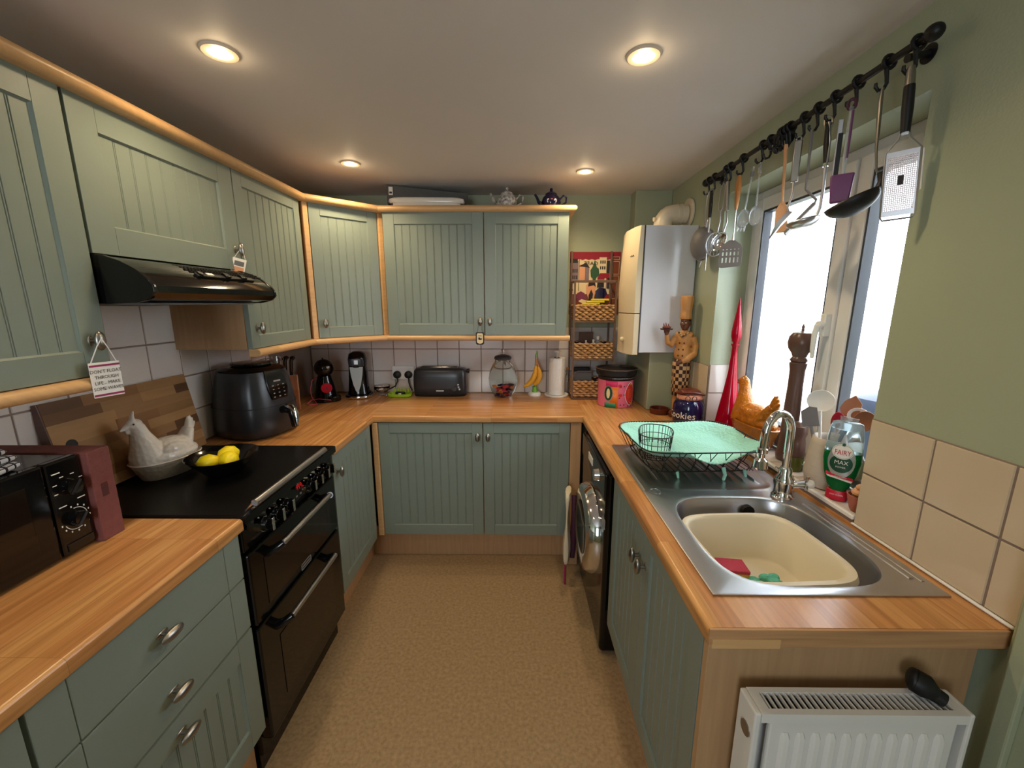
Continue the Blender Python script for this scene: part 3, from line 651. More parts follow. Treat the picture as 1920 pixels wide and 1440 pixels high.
b=MB(); b.tube([(-.018,0,.028),(-.002,0,.024),(.014,0,.016)],[.0215,.022,.013],16); b.ell((-.018,0,.028),(.012,.0215,.0215),14,8); b.build('cap_body','blackm',t); MB().cyl((.010,0,.017),(.026,0,.012),.0145,.0125,n=14).build('cap_neck','blackm',t)
# ================= BOILER =================
t=thing('boiler','white wall-hung gas boiler with cream front at the right of the back wall','boiler',(.66,2.195,1.248),RR)  # local: x = world -Y ... use explicit world frame below
t.rotation_euler.z=0
MB().box(.006,.276,.0,.385,.0,.655).build('casing','boiler',t,smooth=False,bevel=.004)
MB().box(.0,.0065,.0,.385,.0,.655).build('casing_seam','gasket',t,smooth=False)
# curved cream front (faces -x), split in two
def fpan(z0,z1,bul,name):
    b=MB(); rings=[]
    for k in range(9):
        z=z0+(z1-z0)*k/8; tt=(z)/.66; d=.030+.022*math.sin(PI*min(max(tt,0.02),.98)) ; 
        if bul: d+=.016*(1-k/8)**1.0
        rings.append([(0,.002,z),(-d*.55,.004,z),(-d,.04,z),(-d*1.25,.14,z),(-d*1.3,.2,z),(-d*1.0,.26,z),(-d*.62,.33,z),(-d*.25,.383,z),(0,.384,z)])
    b.loft(rings); return b.build(name,'boilerf',t,angle=50)
fpan(.212,.655,False,'upper_front'); fpan(-.012,.207,True,'lower_flap')
b=MB(); b.ell((-.062,.10,.065),(.012,.016,.014),14,8); b.build('flap_button','boilerf',t)
# maker's script mark, illegible at this size: a small dark squiggle
b=MB(); b.tube([(-.040,.028,.505),(-.043,.034,.512),(-.044,.040,.503),(-.046,.048,.511),(-.047,.056,.504),(-.048,.064,.508)],.0018,6); b.build('maker_mark','ink',t)
t=thing('boiler_flue','white elbow flue pipe from the boiler top into the right wall','pipe',(.80,2.34,1.9035))
b=MB(); path=[(0,0,0),(0,0,.03)]+[(.05-.05*math.cos(a),0,.03+.05*math.sin(a)) for a in (PI/8,PI/4,3*PI/8)]+[(.05,0,.08),(.12,0,.08)]
b.tube(path,.049,24); b.build('elbow','cream',t,angle=60)
for xx in (.065,.085): MB().tube([(xx,0,.08),(xx+.008,0,.08)],.0525,24).build('collar','cream',t)
MB().cyl((.125,0,.085),(.138,0,.085),.076,n=32).build('wall_flange','cream',t,bevel=.003)
MB().cyl((-.034,-.008,.055),(-.056,-.012,.052),.011,n=14).build('test_point','cream',t)
b=MB(); b.lathe([(.05,0),(.056,.004),(.05,.012)],24); b.build('base_ring','cream',t)
# ================= SINK =================
t=thing('sink','stainless steel inset sink with ribbed drainer in the right worktop','sink',(0,0,.9108))
X0,X1,Y0,Y1=.413,.906,.748,1.668
cx,cy=.657,.977; hx,hy=.188,.200
def rectpt(th,x0,x1,y0,y1,rad=.03):
    c_,s_=math.cos(th),math.sin(th); k=1e9
    if c_>1e-6:k=min(k,(x1-cx)/c_)
    if c_<-1e-6:k=min(k,(x0-cx)/c_)
    if s_>1e-6:k=min(k,(y1-cy)/s_)
    if s_<-1e-6:k=min(k,(y0-cy)/s_)
    return (cx+c_*k,cy+s_*k)
N=96; ths=sorted([2*PI*i/N for i in range(N)]+[math.atan2(y-cy,x-cx)%(2*PI) for x in (X0,X1) for y in (Y0,1.225)]); N=len(ths)
def outer(z,ins=0): return [(*rectpt(a,X0+ins,X1-ins,Y0+ins,1.225-ins*0),z) for a in ths]
def se(hx_,hy_,z,e=3.6,ox=0,oy=0):
    r=[]
    for a in ths:
        c_,s_=math.cos(a),math.sin(a); q=(abs(c_/hx_)**e+abs(s_/hy_)**e)**(-1/e); r.append((cx+ox+c_*q,cy+oy+s_*q,z))
    return r
b=MB(); b.loft([outer(-.001),outer(.0035),outer(.0045,.004),se(hx+.018,hy+.018,.0045),se(hx+.012,hy+.012,.0055),se(hx+.004,hy+.004,.004),se(hx,hy,-.003),se(hx-.008,hy-.008,-.11),se(hx-.02,hy-.02,-.14),se(hx-.06,hy-.06,-.15),se(.03,.03,-.153)],False,True)
b.build('basin','steel',t,angle=45)
MB().lathe([(.0,-.1525),(.04,-.1515),(.042,-.149),(.03,-.1505)],24,c=(cx,cy,0),cap0=False,cap1=False).build('waste','chrome',t)
b=MB(); NX,NY=90,70
def hz(x,y):
    u=(x-(X0+.04))/(X1-.05-(X0+.04)); v=(y-1.245)/(Y1-.035-1.245)
    ex,ey=abs(2*u-1),abs(2*v-1); q=(ex**7+ey**7)**(1/7); rec=-.0032/(1+math.exp((q-1)*40)); z=.0045+rec
    rim=.0015*math.exp(-((q-1.04)*30)**2); z+=rim
    if .05<u<.95 and .09<v<.93:
        n=10; ph=(u-.05)/.9*n; z+=.0062*max(0,math.cos(2*PI*(ph-.5)))**4*min(1,(v-.09)*12)*min(1,(.93-v)*12)
    e=min(x-X0,X1-x,Y1-y)
    if e<.004: z-=(.004-e)*1.3
    return z
vs=[];fs=[]
for i in range(NX+1):
    for j in range(NY+1): x=X0+(X1-X0)*i/NX; y=1.225+(Y1-1.225)*j/NY; vs.append((x,y,hz(x,y)))
for i in range(NX):
    for j in range(NY): a=i*(NY+1)+j; fs.append((a,a+NY+1,a+NY+2,a+1))
b.add(vs,fs); b.build('drainer','steel',t,angle=60)
b=MB(); b.cyl((.722,1.176,-.034),(.722,1.160,-.034),.0185,n=24); b.build('overflow','blackm',t)
b=MB(); b.lathe([(.018,.0045),(.019,.0062),(.016,.0062),(.0155,.005),(0,.005)],28,c=(.452,1.222,0),cap0=False,cap1=False); b.build('blanking_disc','steel',t)
b=MB(); b.tube([(.872,.80,.0045),(.872,1.14,.0045)],[.006,.006],8,flat=.5); b.build('side_ridge','steel',t); b=MB(); b.tube([(.888,.79,.0045),(.888,1.14,.0045)],.004,8,flat=.5); b.build('side_ridge','steel',t)
# washing-up bowl
t=thing('washing_up_bowl','cream plastic washing-up bowl sitting in the sink','bowl',(.622,.936,.783),math.radians(3))
n=64; b=MB(); R_=lambda hx_,hy_,z,e=4.2:b.rrings([(hx_,hy_*.955,z)],n,e)[0]
b.loft([R_(.13,.125,.0),R_(.133,.128,.006),R_(.150,.148,.118),R_(.160,.160,.121),R_(.163,.163,.112),R_(.166,.166,.114),R_(.162,.162,.128),R_(.150,.150,.129),R_(.144,.143,.122),R_(.128,.122,.012),R_(.12,.115,.006)],True,True); b.build('bowl_shell','tub',t,angle=50)
t=thing('sponge_scourer','yellow sponge with pink scouring face in the washing-up bowl','sponge',(.555,.90,.7915),math.radians(-12),rx=.0)
t.location=(.580,.975,.794); t.rotation_euler=(.0,.0,-.12)
MB().box(-.036,.036,-.028,.028,0,.022).build('sponge_block','sponge',t,smooth=False,bevel=.004); MB().box(-.036,.036,-.028,.028,.022,.031).build('scouring_face','pinks',t,smooth=False,bevel=.002)
t=thing('scourer','crumpled mint green scourer mesh beside the sponge','scourer',(.637,.938,.792))
b=MB(); RS=random.Random(4)
for i in range(9): b.ell((RS.uniform(-.035,.045),RS.uniform(-.014,.016),.010+RS.uniform(0,.006)),(.016,.012,.010),10,6)
b.build('mesh_ball','teal',t,remesh=.003)
# tap
t=thing('mixer_tap','chrome swan-neck mixer tap with white-capped levers behind the sink','tap',(.835,1.185,.9155),math.radians(195))
b=MB(); b.lathe([(.030,0),(.031,.005),(.027,.010),(.024,.03),(.029,.05),(.027,.064),(.018,.078),(.018,.092),(.014,.10)],28); b.build('tap_body','chrome',t)
ht=.214
b=MB(); path=[(0,0,.09),(0,0,ht)]+[(.047-.047*math.cos(a),0,ht+.047*1.25*math.sin(a)) for a in [PI*i/12 for i in range(1,12)]]+[(.094,0,ht),(.098,0,ht-.045)]
b.tube(path,.0115,16); b.build('spout','chrome',t,angle=60)
b=MB(); b.lathe([(.011,0),(.015,-.004),(.015,-.016),(.009,-.020),(.009,-.032),(.018,-.040),(.020,-.062),(.016,-.068)],20,c=(.0985,0,ht-.042)); b.build('aerator_nozzle','chrome',t)
for sgn,aa in ((1,2.2),(-1,-2.4)):
    dx,dy=math.cos(aa),math.sin(aa)
    b=MB(); b.tube([(0,0,.045),(dx*.035,dy*.035,.052),(dx*.055,dy*.055,.058)],[.013,.011,.014],14); v_=b.build('valve_arm','chrome',t)
    ex,ey,ez=dx*.058,dy*.058,.062
    for q in range(4):
        a2=q*PI/2+.4; pz=math.sin(a2)*.028; ph=math.cos(a2)*.028
        MB().tube([(ex,ey,ez),(ex-dy*ph,ey+dx*ph,ez+pz)],[.005,.004],8).build('cross_lever','chrome',v_)
    MB().ell((ex+dx*.008,ey+dy*.008,ez),(.013,.013,.013),16,10).build('white_cap','ceram',v_)
# ================= HEN DISHES =================
def hen(name,label,loc,rz,L,Wd,bh,m,mb,sc,k=1.0,comb='tall'):
    t=thing(name,label,'dish',loc,rz)
    b=MB(); b.sell([(L*.72,Wd*.68,0),(L*.75,Wd*.71,.003),(L*.97,Wd*.97,bh),(L,Wd,bh+.004),(L*.97,Wd*.97,bh+.007),(L*.9,Wd*.9,bh)],40,2.2); b.build('basket_base',mb,t)
    b=MB(); z=bh
    b.ell((-.00,0,z+.015),(L*.93,Wd*.93,.035*k),20,10); b.ell((-.01,0,z+.035*k),(L*.72,Wd*.75,.038*k),18,10)
    b.tube([(L*.42,0,z+.004),(L*.50,0,z+.035*k),(L*.56,0,z+.075*k),(L*.62,0,z+.105*k),(L*.66,0,z+.135*k)],([.058*k,.052*k,.037*k,.027*k,.021*k] if comb=='tall' else [.054*k,.046*k,.032*k,.022*k,.018*k]),18)
    b.ell((L*.71,0,z+.140*k),(.024*k,.019*k,.021*k),14,9)
    b.tube([(L*.71+.012*k,0,z+.139*k),(L*.71+.026*k,0,z+.136*k),(L*.71+.042*k,0,z+.128*k)],[.013*k,.009*k,.003*k],10)
    b.tube([(-L*.45,0,z+.02),(-L*.62,0,z+.050*k),(-L*.78,0,z+.085*k)],[.042*k,.036*k,.024*k],14,flat=.62)
    for dx_,dz_ in ((-.10,.128),(-.17,.118),(-.23,.104),(-.02,.126)): b.tube([(-L*.70,0,z+.068*k),(-L*.78+dx_*L*.5,0,z+dz_*.85*k),(-L*.78+dx_*L,0,z+dz_*k)],[.016*k,.012*k,.004*k],10,flat=.6)
    for s in (1,-1): b.ell((-L*.02,s*Wd*.62,z+.035*k),(L*.38,Wd*.24,.024*k),14,8)
    b.tube([(L*.71+.004*k,0,z+.155*k),(L*.71+.002*k,0,z+.172*k),(L*.71-.004*k,0,z+.188*k)],[.013*k,.009*k,.004*k],10,flat=.6) if comb=='tall' else b.tube([(L*.71+.018*k,0,z+.153*k),(L*.71,0,z+.160*k),(L*.71-.016*k,0,z+.154*k)],[.004*k,.007*k,.005*k],8)
    b.ell((L*.71+.022*k,0,z+.120*k),(.006*k,.005*k,.010*k),8,6)
    b.build('hen_lid',m,t,remesh=.0028,sm=3)
    for s in (1,-1): MB().ell((L*.71+.010*k,s*.0175*k,z+.146*k),(.0032,.002,.0032),10,6).build('eye','ink',t)
    return t
hen('hen_dish','white glazed hen-shaped lidded dish on the hob','' or (-1.236,1.348,.9185),math.radians(-108),.108,.075,.058,'whitec','whitec',1,1.0)
hen('hen_dish','amber glazed hen-shaped lidded dish on the windowsill','' or (1.0,1.645,.934),math.radians(92),.138,.060,.084,'amber','amberb',1,1.12,comb='low')
# ================= BOWL OF LEMONS =================
t=thing('fruit_bowl','shallow black enamel bowl on the hob holding lemons','bowl',(-1.030,1.342,.9185))
b=MB(); b.lathe([(.045,0),(.05,.002),(.094,.052),(.108,.070),(.111,.072),(.106,.070),(.090,.050),(.046,.008),(0,.007)],40); b.build('bowl_shell','black',t)
for i,(x,y,z,r,lab) in enumerate(((-1.055,1.305,.976,.2,'lemon at the left front of the black bowl'),(-1.025,1.362,.986,1.2,'lemon at the back of the black bowl, behind the others'),(-.995,1.320,.982,2.0,'lemon at the right of the black bowl'))):
    t=thing('lemon',lab,'fruit',(x,y,z-.004),r,'lemons in the black bowl'); b=MB(); prof=[(0,-.040),(.006,-.037),(.012,-.032),(.024,-.022),(.031,0),(.024,.022),(.012,.032),(.006,.037),(0,.040)]
    b.M=T((0,0,0),0,0,PI/2); b.lathe(prof,20,cap0=False,cap1=False); b.build('lemon_flesh','yellow',t,angle=80); MB().ell((-.040,0,0),(.003,.003,.003),8,5).build('stalk_end','olive',t)
# ================= AIR FRYER =================
t=thing('air_fryer','large black and grey air fryer on the left of the worktop beyond the cooker','air fryer',(-1.222,1.842,.9105),math.radians(-16))
b=MB(); b.sell([(.130,.130,.006),(.146,.146,.012),(.153,.153,.05),(.151,.151,.12),(.143,.143,.20),(.132,.132,.265),(.122,.122,.300)],44,2.9); b.build('shell','char',t,angle=60)
MB().sell([(.118,.118,.298),(.123,.123,.306),(.105,.105,.318),(.06,.06,.320)],44,2.6).build('top_cover','black',t,angle=50)
MB().sell([(.07,.07,.318),(.082,.078,.326),(.08,.075,.334),(.05,.05,.336)],36,2.3).build('top_vent_lid','black',t)
MB().sell([(.118,.118,0),(.125,.125,.006),(.141,.141,.012)],40,2.8).build('base','blackm',t)
b=MB(); b.box(.06,.1545,-.112,.112,.143,.1455); 
b=MB(); b.sell([(.1535,.1535,.144),(.1535,.1535,.147)],44,2.9,cap0=False,cap1=False); b.build('basket_seam','blackm',t)
b=MB(); b.loft([[(.1505,-.042,.172),(.1505,.042,.172),(.140,.042,.172),(.140,-.042,.172)],[(.147,-.052,.22),(.147,.052,.22),(.13,.052,.22),(.13,-.052,.22)],[(.135,-.052,.272),(.135,.052,.272),(.118,.052,.272),(.118,-.052,.272)],[(.116,-.046,.309),(.116,.046,.309),(.10,.046,.300),(.10,-.046,.300)]]); cp_=b.build('control_panel','black',t,bevel=.004)
b=MB()
for i in range(3):
    for j in range(4):
        y_=-.028+i*.028; z_=.185+j*.017; b.box(.1505-(z_-.17)*.11-.0005,.1525-(z_-.17)*.11,y_-.004,y_+.004,z_-.002,z_+.002)
b.box(.1395,.1410,-.018,.018,.252,.259); b.build('panel_icons','silver',cp_,smooth=False)['kind']='stuff'
b=MB(); b.tube([(.142,0,.118),(.175,0,.125),(.205,0,.118),(.212,0,.09),(.214,0,.045)],[.014,.015,.016,.015,.011],12,flat=1.2); b.build('basket_handle','black',t)
b=MB(); b.tube([(.178,0,.139),(.208,0,.134),(.226,0,.112),(.228,0,.05)],[.010,.012,.012,.009],10,flat=1.3); b.build('handle_trim','chrome',t)
# wine glass
t=thing('wine_glass','empty wine glass standing behind the air fryer','glass',(-1.245,2.058,.9105))
b=MB(); b.lathe([(.036,0),(.037,.002),(.006,.006),(.004,.05),(.004,.14),(.010,.15),(.034,.185),(.043,.23),(.042,.28),(.036,.335),(.0345,.335),(.0405,.28),(.0415,.23),(.033,.188),(.008,.155),(0,.153)],32); b.build('glass_body','glass',t,angle=80)
# ================= KNIFE BLOCK =================
t=thing('knife_block','striped wooden knife block holding black-handled knives, right of the air fryer','knife block',(-1.300,2.275,.9105),math.radians(30))
b=MB(); b.prism([(-.085,0),(.075,0),(.080,.10),(.035,.175),(-.035,.215),(-.085,.10)],-.05,.05,'yz'); 
b.at(rz=PI/2); b.v=[];b.f=[];b.mi=[]; b.prism([(-.045,0),(.062,0),(.068,.145),(.045,.180),(-.055,.205),(-.068,.12)],-.045,.045,'xz'); b.build('block','kw',t,smooth=False,bevel=.003)
kb=t
for i,(dy,ln) in enumerate(((-.030,.092),(.0,.098),(.030,.094))):
    k=thing('kitchen_knife','black riveted knife handle, %s in the knife block'%['leftmost','middle','rightmost'][i],'knife',(0,0,0),0,'knives in the wooden block')
    k.location=(-1.300-.012+dy*.87,2.275-.012+dy*.5,.9105+.203); k.rotation_euler=(.12,-.02,math.radians(20))
    b=MB(); b.tube([(0,0,-.012),(.004,0,.03),(.010,-.001,.08),(.018,-.003,ln)],[.012,.0135,.0135,.0145],12,flat=.7); b.ell((.018,-.003,ln),(.0145,.0102,.011),10,6); b.build('handle','black',k)
    b=MB(); b.tube([(0,0,-.02),(0,0,-.005)],[.0115,.0115],10,flat=.6); b.build('bolster','satin',k)
    for zz in (.03,.06,.09): MB().ell((.004+zz*.1,-.0075,zz),(.0025,.0012,.0025),8,5).build('rivet','satin',k)
# ================= COFFEE MACHINES =================
t=thing('pod_coffee_machine','round-headed black capsule coffee machine with red drip disc in the corner','coffee machine',(-1.195,2.485,.9105),math.radians(28))
b=MB(); b.ell((0,0,.205),(.058,.058,.056),28,16); b.build('head','black',t)
b=MB(); b.sell([(.066,.07,0.012),(.062,.062,.05),(.052,.055,.11),(.036,.042,.165)],32,2.2,c=(0,.02)); b.build('body','black',t)
b=MB(); b.sell([(.078,.075,0),(.080,.077,.006),(.078,.075,.016),(.05,.05,.018)],36,2.3,c=(.006,-.01)); b.build('base','black',t)
MB().cyl((.004,-.047,.088),(.004,-.056,.086),.032,n=28).build('red_disc','pink' if False else 'fred',t); MB().cyl((.004,-.055,.086),(.004,-.059,.086),.007,n=14).build('disc_centre','maroon',t)
b=MB(); b.sell([(.030,.034,.014),(.036,.040,.030),(.034,.038,.036),(.02,.02,.037)],26,2.4,c=(.045,-.055)); b.build('drip_tray','black',t)
MB().ell((.02,-.052,.215),(.012,.006,.010),12,8).build('pod_button','silver',t)
MB().tube([(.0,.0,.255),(-.004,-.002,.270)],.004,8).build('lever_tip','blackm',t)
t=thing('cable','thin pink cable looped on the worktop between knife block and coffee machine','cable',(0,0,0))
b=MB(); b.tube([(-1.24,2.475,1.06),(-1.262,2.455,1.04),(-1.268,2.44,.99),(-1.258,2.425,.945),(-1.22,2.40,.914),(-1.20,2.375,.913),(-1.235,2.345,.913),(-1.262,2.37,.914),(-1.25,2.41,.93),(-1.20,2.40,.938),(-1.13,2.405,.93)],.0025,7); b.build('cable_loop','curtwire',t); tag(t,t['label'],'cable')
t=thing('coffee_machine','tall black single-cup coffee machine with silver tongue-shaped front','coffee machine',(-1.020,2.580,.9105),math.radians(12))
b=MB(); b.sell([(.072,.075,.030),(.066,.07,.05),(.060,.062,.12),(.056,.058,.20),(.058,.06,.25),(.050,.052,.285),(.025,.03,.298)],36,2.4,c=(0,.01)); b.build('body','black',t,angle=60)
b=MB(); b.sell([(.085,.085,0),(.087,.087,.006),(.084,.084,.024),(.06,.06,.030)],36,2.2); b.build('base','black',t); b=MB(); b.sell([(.088,.088,.003),(.089,.089,.020)],36,2.2,cap0=False,cap1=False); b.build('chrome_band','chrome',t,solid=.001)
poly=[(-.040,.205),(.040,.205),(.034,.15),(.022,.09),(.008,.05),(0,.046),(-.008,.05),(-.022,.09),(-.034,.15)]
b=MB(); b.loft([[(x,-.056-.014*(.205-z)/.16,z) for x,z in poly],[(x,-.050-.014*(.205-z)/.16,z) for x,z in poly]]); b.build('mirror_front','dullm',t,smooth=False)
MB().sell([(.045,.008,.21),(.046,.010,.235),(.044,.009,.255)],24,3,c=(0,-.050)).build('label_panel','char',t); MB().box(-.010,.012,-.0615,-.059,.222,.248).build('label','silver',t,smooth=False)
b=MB(); b.sell([(.018,.018,.204),(.020,.020,.212)],20,2,c=(0,-.058)); b.build('nozzle','blackm',t)
# ================= SMALL THINGS ON THE BACK WORKTOP =================
t=thing('glass_bowl','small footed clear glass bowl beside the green tray','bowl',(-.885,2.625,.9105))
b=MB(); b.lathe([(.026,0),(.027,.003),(.012,.010),(.012,.016),(.034,.026),(.050,.050),(.053,.066),(.050,.066),(.046,.050),(.030,.030),(0,.024)],36,flute=.02,nf=12); b.build('bowl_shell','glass',t,angle=80)
b=MB(); RS=random.Random(2)
for i in range(8): b.ell((RS.uniform(-.026,.026),RS.uniform(-.026,.026),.042+RS.uniform(0,.012)),(.016,.013,.006),8,5)
o=b.build('crumpled_wrappers','paper',t); o['kind']='stuff'
t=thing('parts_tray','lime green plastic tray with small dark pieces in front of the socket','tray',(-.76,2.600,.9105))
MB().sell([(.066,.038,0),(.074,.044,.004),(.076,.046,.022),(.073,.043,.022),(.066,.038,.005)],28,5).build('tray_body','lime',t)
b=MB()
for i in range(5): b.box(-.05+i*.023,-.037+i*.023,.028,.040,.02,.045)
b.build('clip','lime',t,smooth=False,bevel=.002)['kind']='stuff'
MB().box(-.03,.028,-.012,.018,.006,.028).build('dark_insert','blackm',t,bevel=.004); MB().box(-.006,.01,-.02,-.012,.01,.022).build('white_clip','paper',t,smooth=False)
t=thing('double_socket','white double power socket on the tiled back wall','socket',(-.762,YB-.0085,1.05))
MB().box(-.075,.075,-.009,0,-.045,.045).build('faceplate','white',t,bevel=.003,smooth=False)
for s in (-1,1): MB().box(s*.012-.006,s*.012+.006,-.012,-.009,.018,.034).build('rocker_switch','white',t,smooth=False,bevel=.001)
for s,lab in ((-1,'left-hand'),(1,'right-hand')):
    p=thing('plug','black three-pin plug in the %s side of the double socket'%lab,'plug',(-.762+s*.038,YB-.0185,1.038),0,'plugs in the double socket')
    b=MB(); b.M=T((0,-.001,0),0,PI/2); b.lathe([(.024,0),(.026,.004),(.025,.02),(.018,.026),(0,.028)],24); b.build('plug_body','blackm',p)
    pts=[(0,-.012,-.02),(0,-.018,-.045),(-.012,-.02,-.075),(-.05,-.02,-.095),(-.10,-.018,-.105),(-.16,-.015,-.10)] if s<0 else [(0,-.012,-.02),(.002,-.018,-.05),(.010,-.02,-.08),(.024,-.02,-.105)]
    MB().tube(pts,.0042,8).build('flex','blackm',p)
# toaster
t=thing('toaster','long dark grey toaster against the tiled back wall','toaster',(-.497,2.640,.9105))
b=MB(); b.sell([(.160,.055,.010),(.172,.064,.018),(.176,.067,.06),(.175,.066,.13),(.170,.062,.168),(.158,.052,.184),(.14,.035,.187)],44,4.5); b.build('shell','char',t,angle=50)
MB().sell([(.158,.05,0),(.170,.062,.006),(.173,.065,.016)],40,5).build('base','blackm',t)
MB().box(-.128,.122,-.020,.020,.184,.194).build('top_rim','black',t,bevel=.004,smooth=False); MB().box(-.12,.114,-.010,.010,.1935,.1945).build('bread_slot','darkslot',t,smooth=False)
MB().tube([(.172,0,.165),(.192,0,.163)],[.008,.010],10,flat=1.6).build('lever','blackm',t)
MB().cyl((.098,-.064,.058),(.098,-.076,.058),.017,n=24).build('browning_dial','black',t)
for x_,z_ in ((.124,.082),(.132,.052),(.126,.066)): MB().cyl((x_,-.062,z_),(x_,-.068,z_),.0055,n=12).build('button','silver',t)
MB().box(-.02,.03,-.0685,-.066,.038,.046).build('maker_mark','silver',t,smooth=False)
# glass storage jar
t=thing('storage_jar','large ribbed glass jar with lid, part filled with wrapped sweets','jar',(-.083,2.610,.9105))
n_=56
b=MB(); b.lathe([(.048,0),(.056,.003),(.078,.04),(.092,.085),(.094,.12),(.084,.17),(.064,.215),(.050,.235),(.050,.246)],n_,flute=.012,nf=14,cap0=True,cap1=False); b.lathe([(.046,.246),(.046,.235),(.060,.213),(.080,.168),(.090,.12),(.088,.085),(.074,.042),(.052,.008)],n_,flute=.012,nf=14,cap0=False,cap1=True); b.build('jar_body','thin',t,angle=80)
MB().lathe([(.051,.243),(.056,.247),(.056,.255),(.051,.258)],36).build('rubber_seal','gasket',t)
b=MB(); b.lathe([(.054,.257),(.055,.262),(.048,.268),(.018,.276),(.008,.280)],36); b.ell((0,0,.293),(.019,.019,.016),18,10); b.build('lid','glass',t,angle=80)
RS=random.Random(9); cols=['mugred','fred','darkp','maroon','orange','navy','mugred']
for i in range(34):
    a=RS.uniform(0,6.28); z=.018+.065*(i/34); r=RS.uniform(.0,.040+z*.3); b=MB(); b.at((r*math.cos(a),r*math.sin(a),z),rz=RS.uniform(0,6),rx=RS.uniform(-.5,.5)); b.ell((0,0,0),(.014,.010,.008),10,6)
    b.tube([(-.02,0,0),(.02,0,0)],[.005,.005],6); b.build('wrapped_sweet',cols[i%7],t)
t['label']='large ribbed glass jar with lid, part filled with red and purple wrapped sweets'
# bananas
t=thing('banana_stand','small white-based green stand on the back worktop under the bananas','stand',(.126,2.632,.9105))
MB().lathe([(.040,0),(.042,.004),(.041,.018),(.034,.024),(0,.025)],32).build('stand_base','white',t); MB().lathe([(.018,.024),(.014,.045),(.015,.06)],20).build('stand_stem','green',t)
MB().tube([(.002,0,.055),(.008,.004,.12),(.004,.004,.20),(.006,0,.268),(.014,0,.29),(.010,0,.298)],[.006,.005,.005,.005,.004,.003],10).build('hook_pole','green',t)
for i,(pts,lab) in enumerate((([(.004,-.012,.25),(.006,-.014,.21),(.004,-.018,.165),(-.006,-.022,.125),(-.030,-.026,.09),(-.060,-.028,.07),(-.076,-.028,.066)],'banana curving to the left, nearer one on the stand'),([(.010,-.006,.245),(.020,-.006,.20),(.030,-.008,.165),(.034,-.010,.13),(.022,-.012,.10),(-.002,-.014,.08),(-.012,-.014,.076)],'banana on the right of the stand, behind the other'))):
    k=thing('banana',lab,'banana',(.126,2.625,.9105),0,'bananas on the stand')
    b=MB(); b.tube(pts[1:],[.007,.016,.0185,.0185,.013,.004],12); b.build('fruit','banana',k,angle=70,subsurf=1)
    MB().tube(pts[:2],[.0045,.007],8).build('stem','olive',k)
# kitchen roll
t=thing('kitchen_roll_holder','white kitchen roll holder with round base at the right of the back worktop','holder',(.271,2.630,.9105))
MB().lathe([(.075,0),(.079,.004),(.079,.012),(.074,.014),(.070,.010),(0,.010)],40).build('base_plate','white',t)
MB().lathe([(.006,.01),(.006,.275),(.012,.285),(.020,.290),(.021,.297),(.012,.300),(0,.300)],20).build('pole','white',t)
k=thing('kitchen_roll','white embossed paper kitchen roll on its holder','paper roll',(.271,2.630,.9225)); b=MB(); b.lathe([(.020,0),(.052,0),(.053,.004),(.053,.236),(.052,.24),(.020,.24)],40,cap0=False,cap1=False); b.build('paper_sheets','roll',k); MB().lathe([(.0195,0),(.0205,0),(.0205,.242),(.0195,.242)],24,cap0=False,cap1=False).build('card_tube','kraft',k)
t=thing('glass_bottle','slim clear glass bottle behind the kitchen roll, beside the rack','bottle',(.350,2.692,.9105)); b=MB(); b.lathe([(.016,0),(.024,.004),(.024,.10),(.010,.135),(.009,.165),(.011,.168)],24); b.build('bottle_body','glass',t,angle=80); MB().lathe([(.010,.166),(.010,.18),(0,.181)],14).build('stopper','olive',t)
# ================= RACK WITH BASKETS =================
t=thing('basket_rack','bronze metal three-tier rack standing at the right of the back worktop','rack',(.482,2.61,.9105))
rx0,rx1,ry0,ry1=-.124,.128,-.088,.085
for x_ in (rx0,rx1):
    MB().box(x_-.006,x_+.006,ry0-.004,ry0+.004,0,.735).build('front_post','rackm',t,smooth=False,bevel=.001)
    MB().box(x_-.006,x_+.006,ry1-.004,ry1+.004,0,.925).build('rear_post','rackm',t,smooth=False,bevel=.001)
    MB().box(x_-.004,x_+.004,ry0,ry1,.723,.735).build('side_rail','rackm',t,smooth=False)
    MB().box(x_-.004,x_+.004,ry0,ry1,.004,.014).build('side_rail','rackm',t,smooth=False)
MB().box(rx0,rx1,ry0-.004,ry0+.004,.723,.737).build('top_rail','rackm',t,smooth=False,bevel=.001)
for z in (.0,.246,.482): MB().box(rx0,rx1,ry0-.004,ry0+.004,z+.002,z+.012).build('tier_rail','rackm',t,smooth=False,bevel=.001)
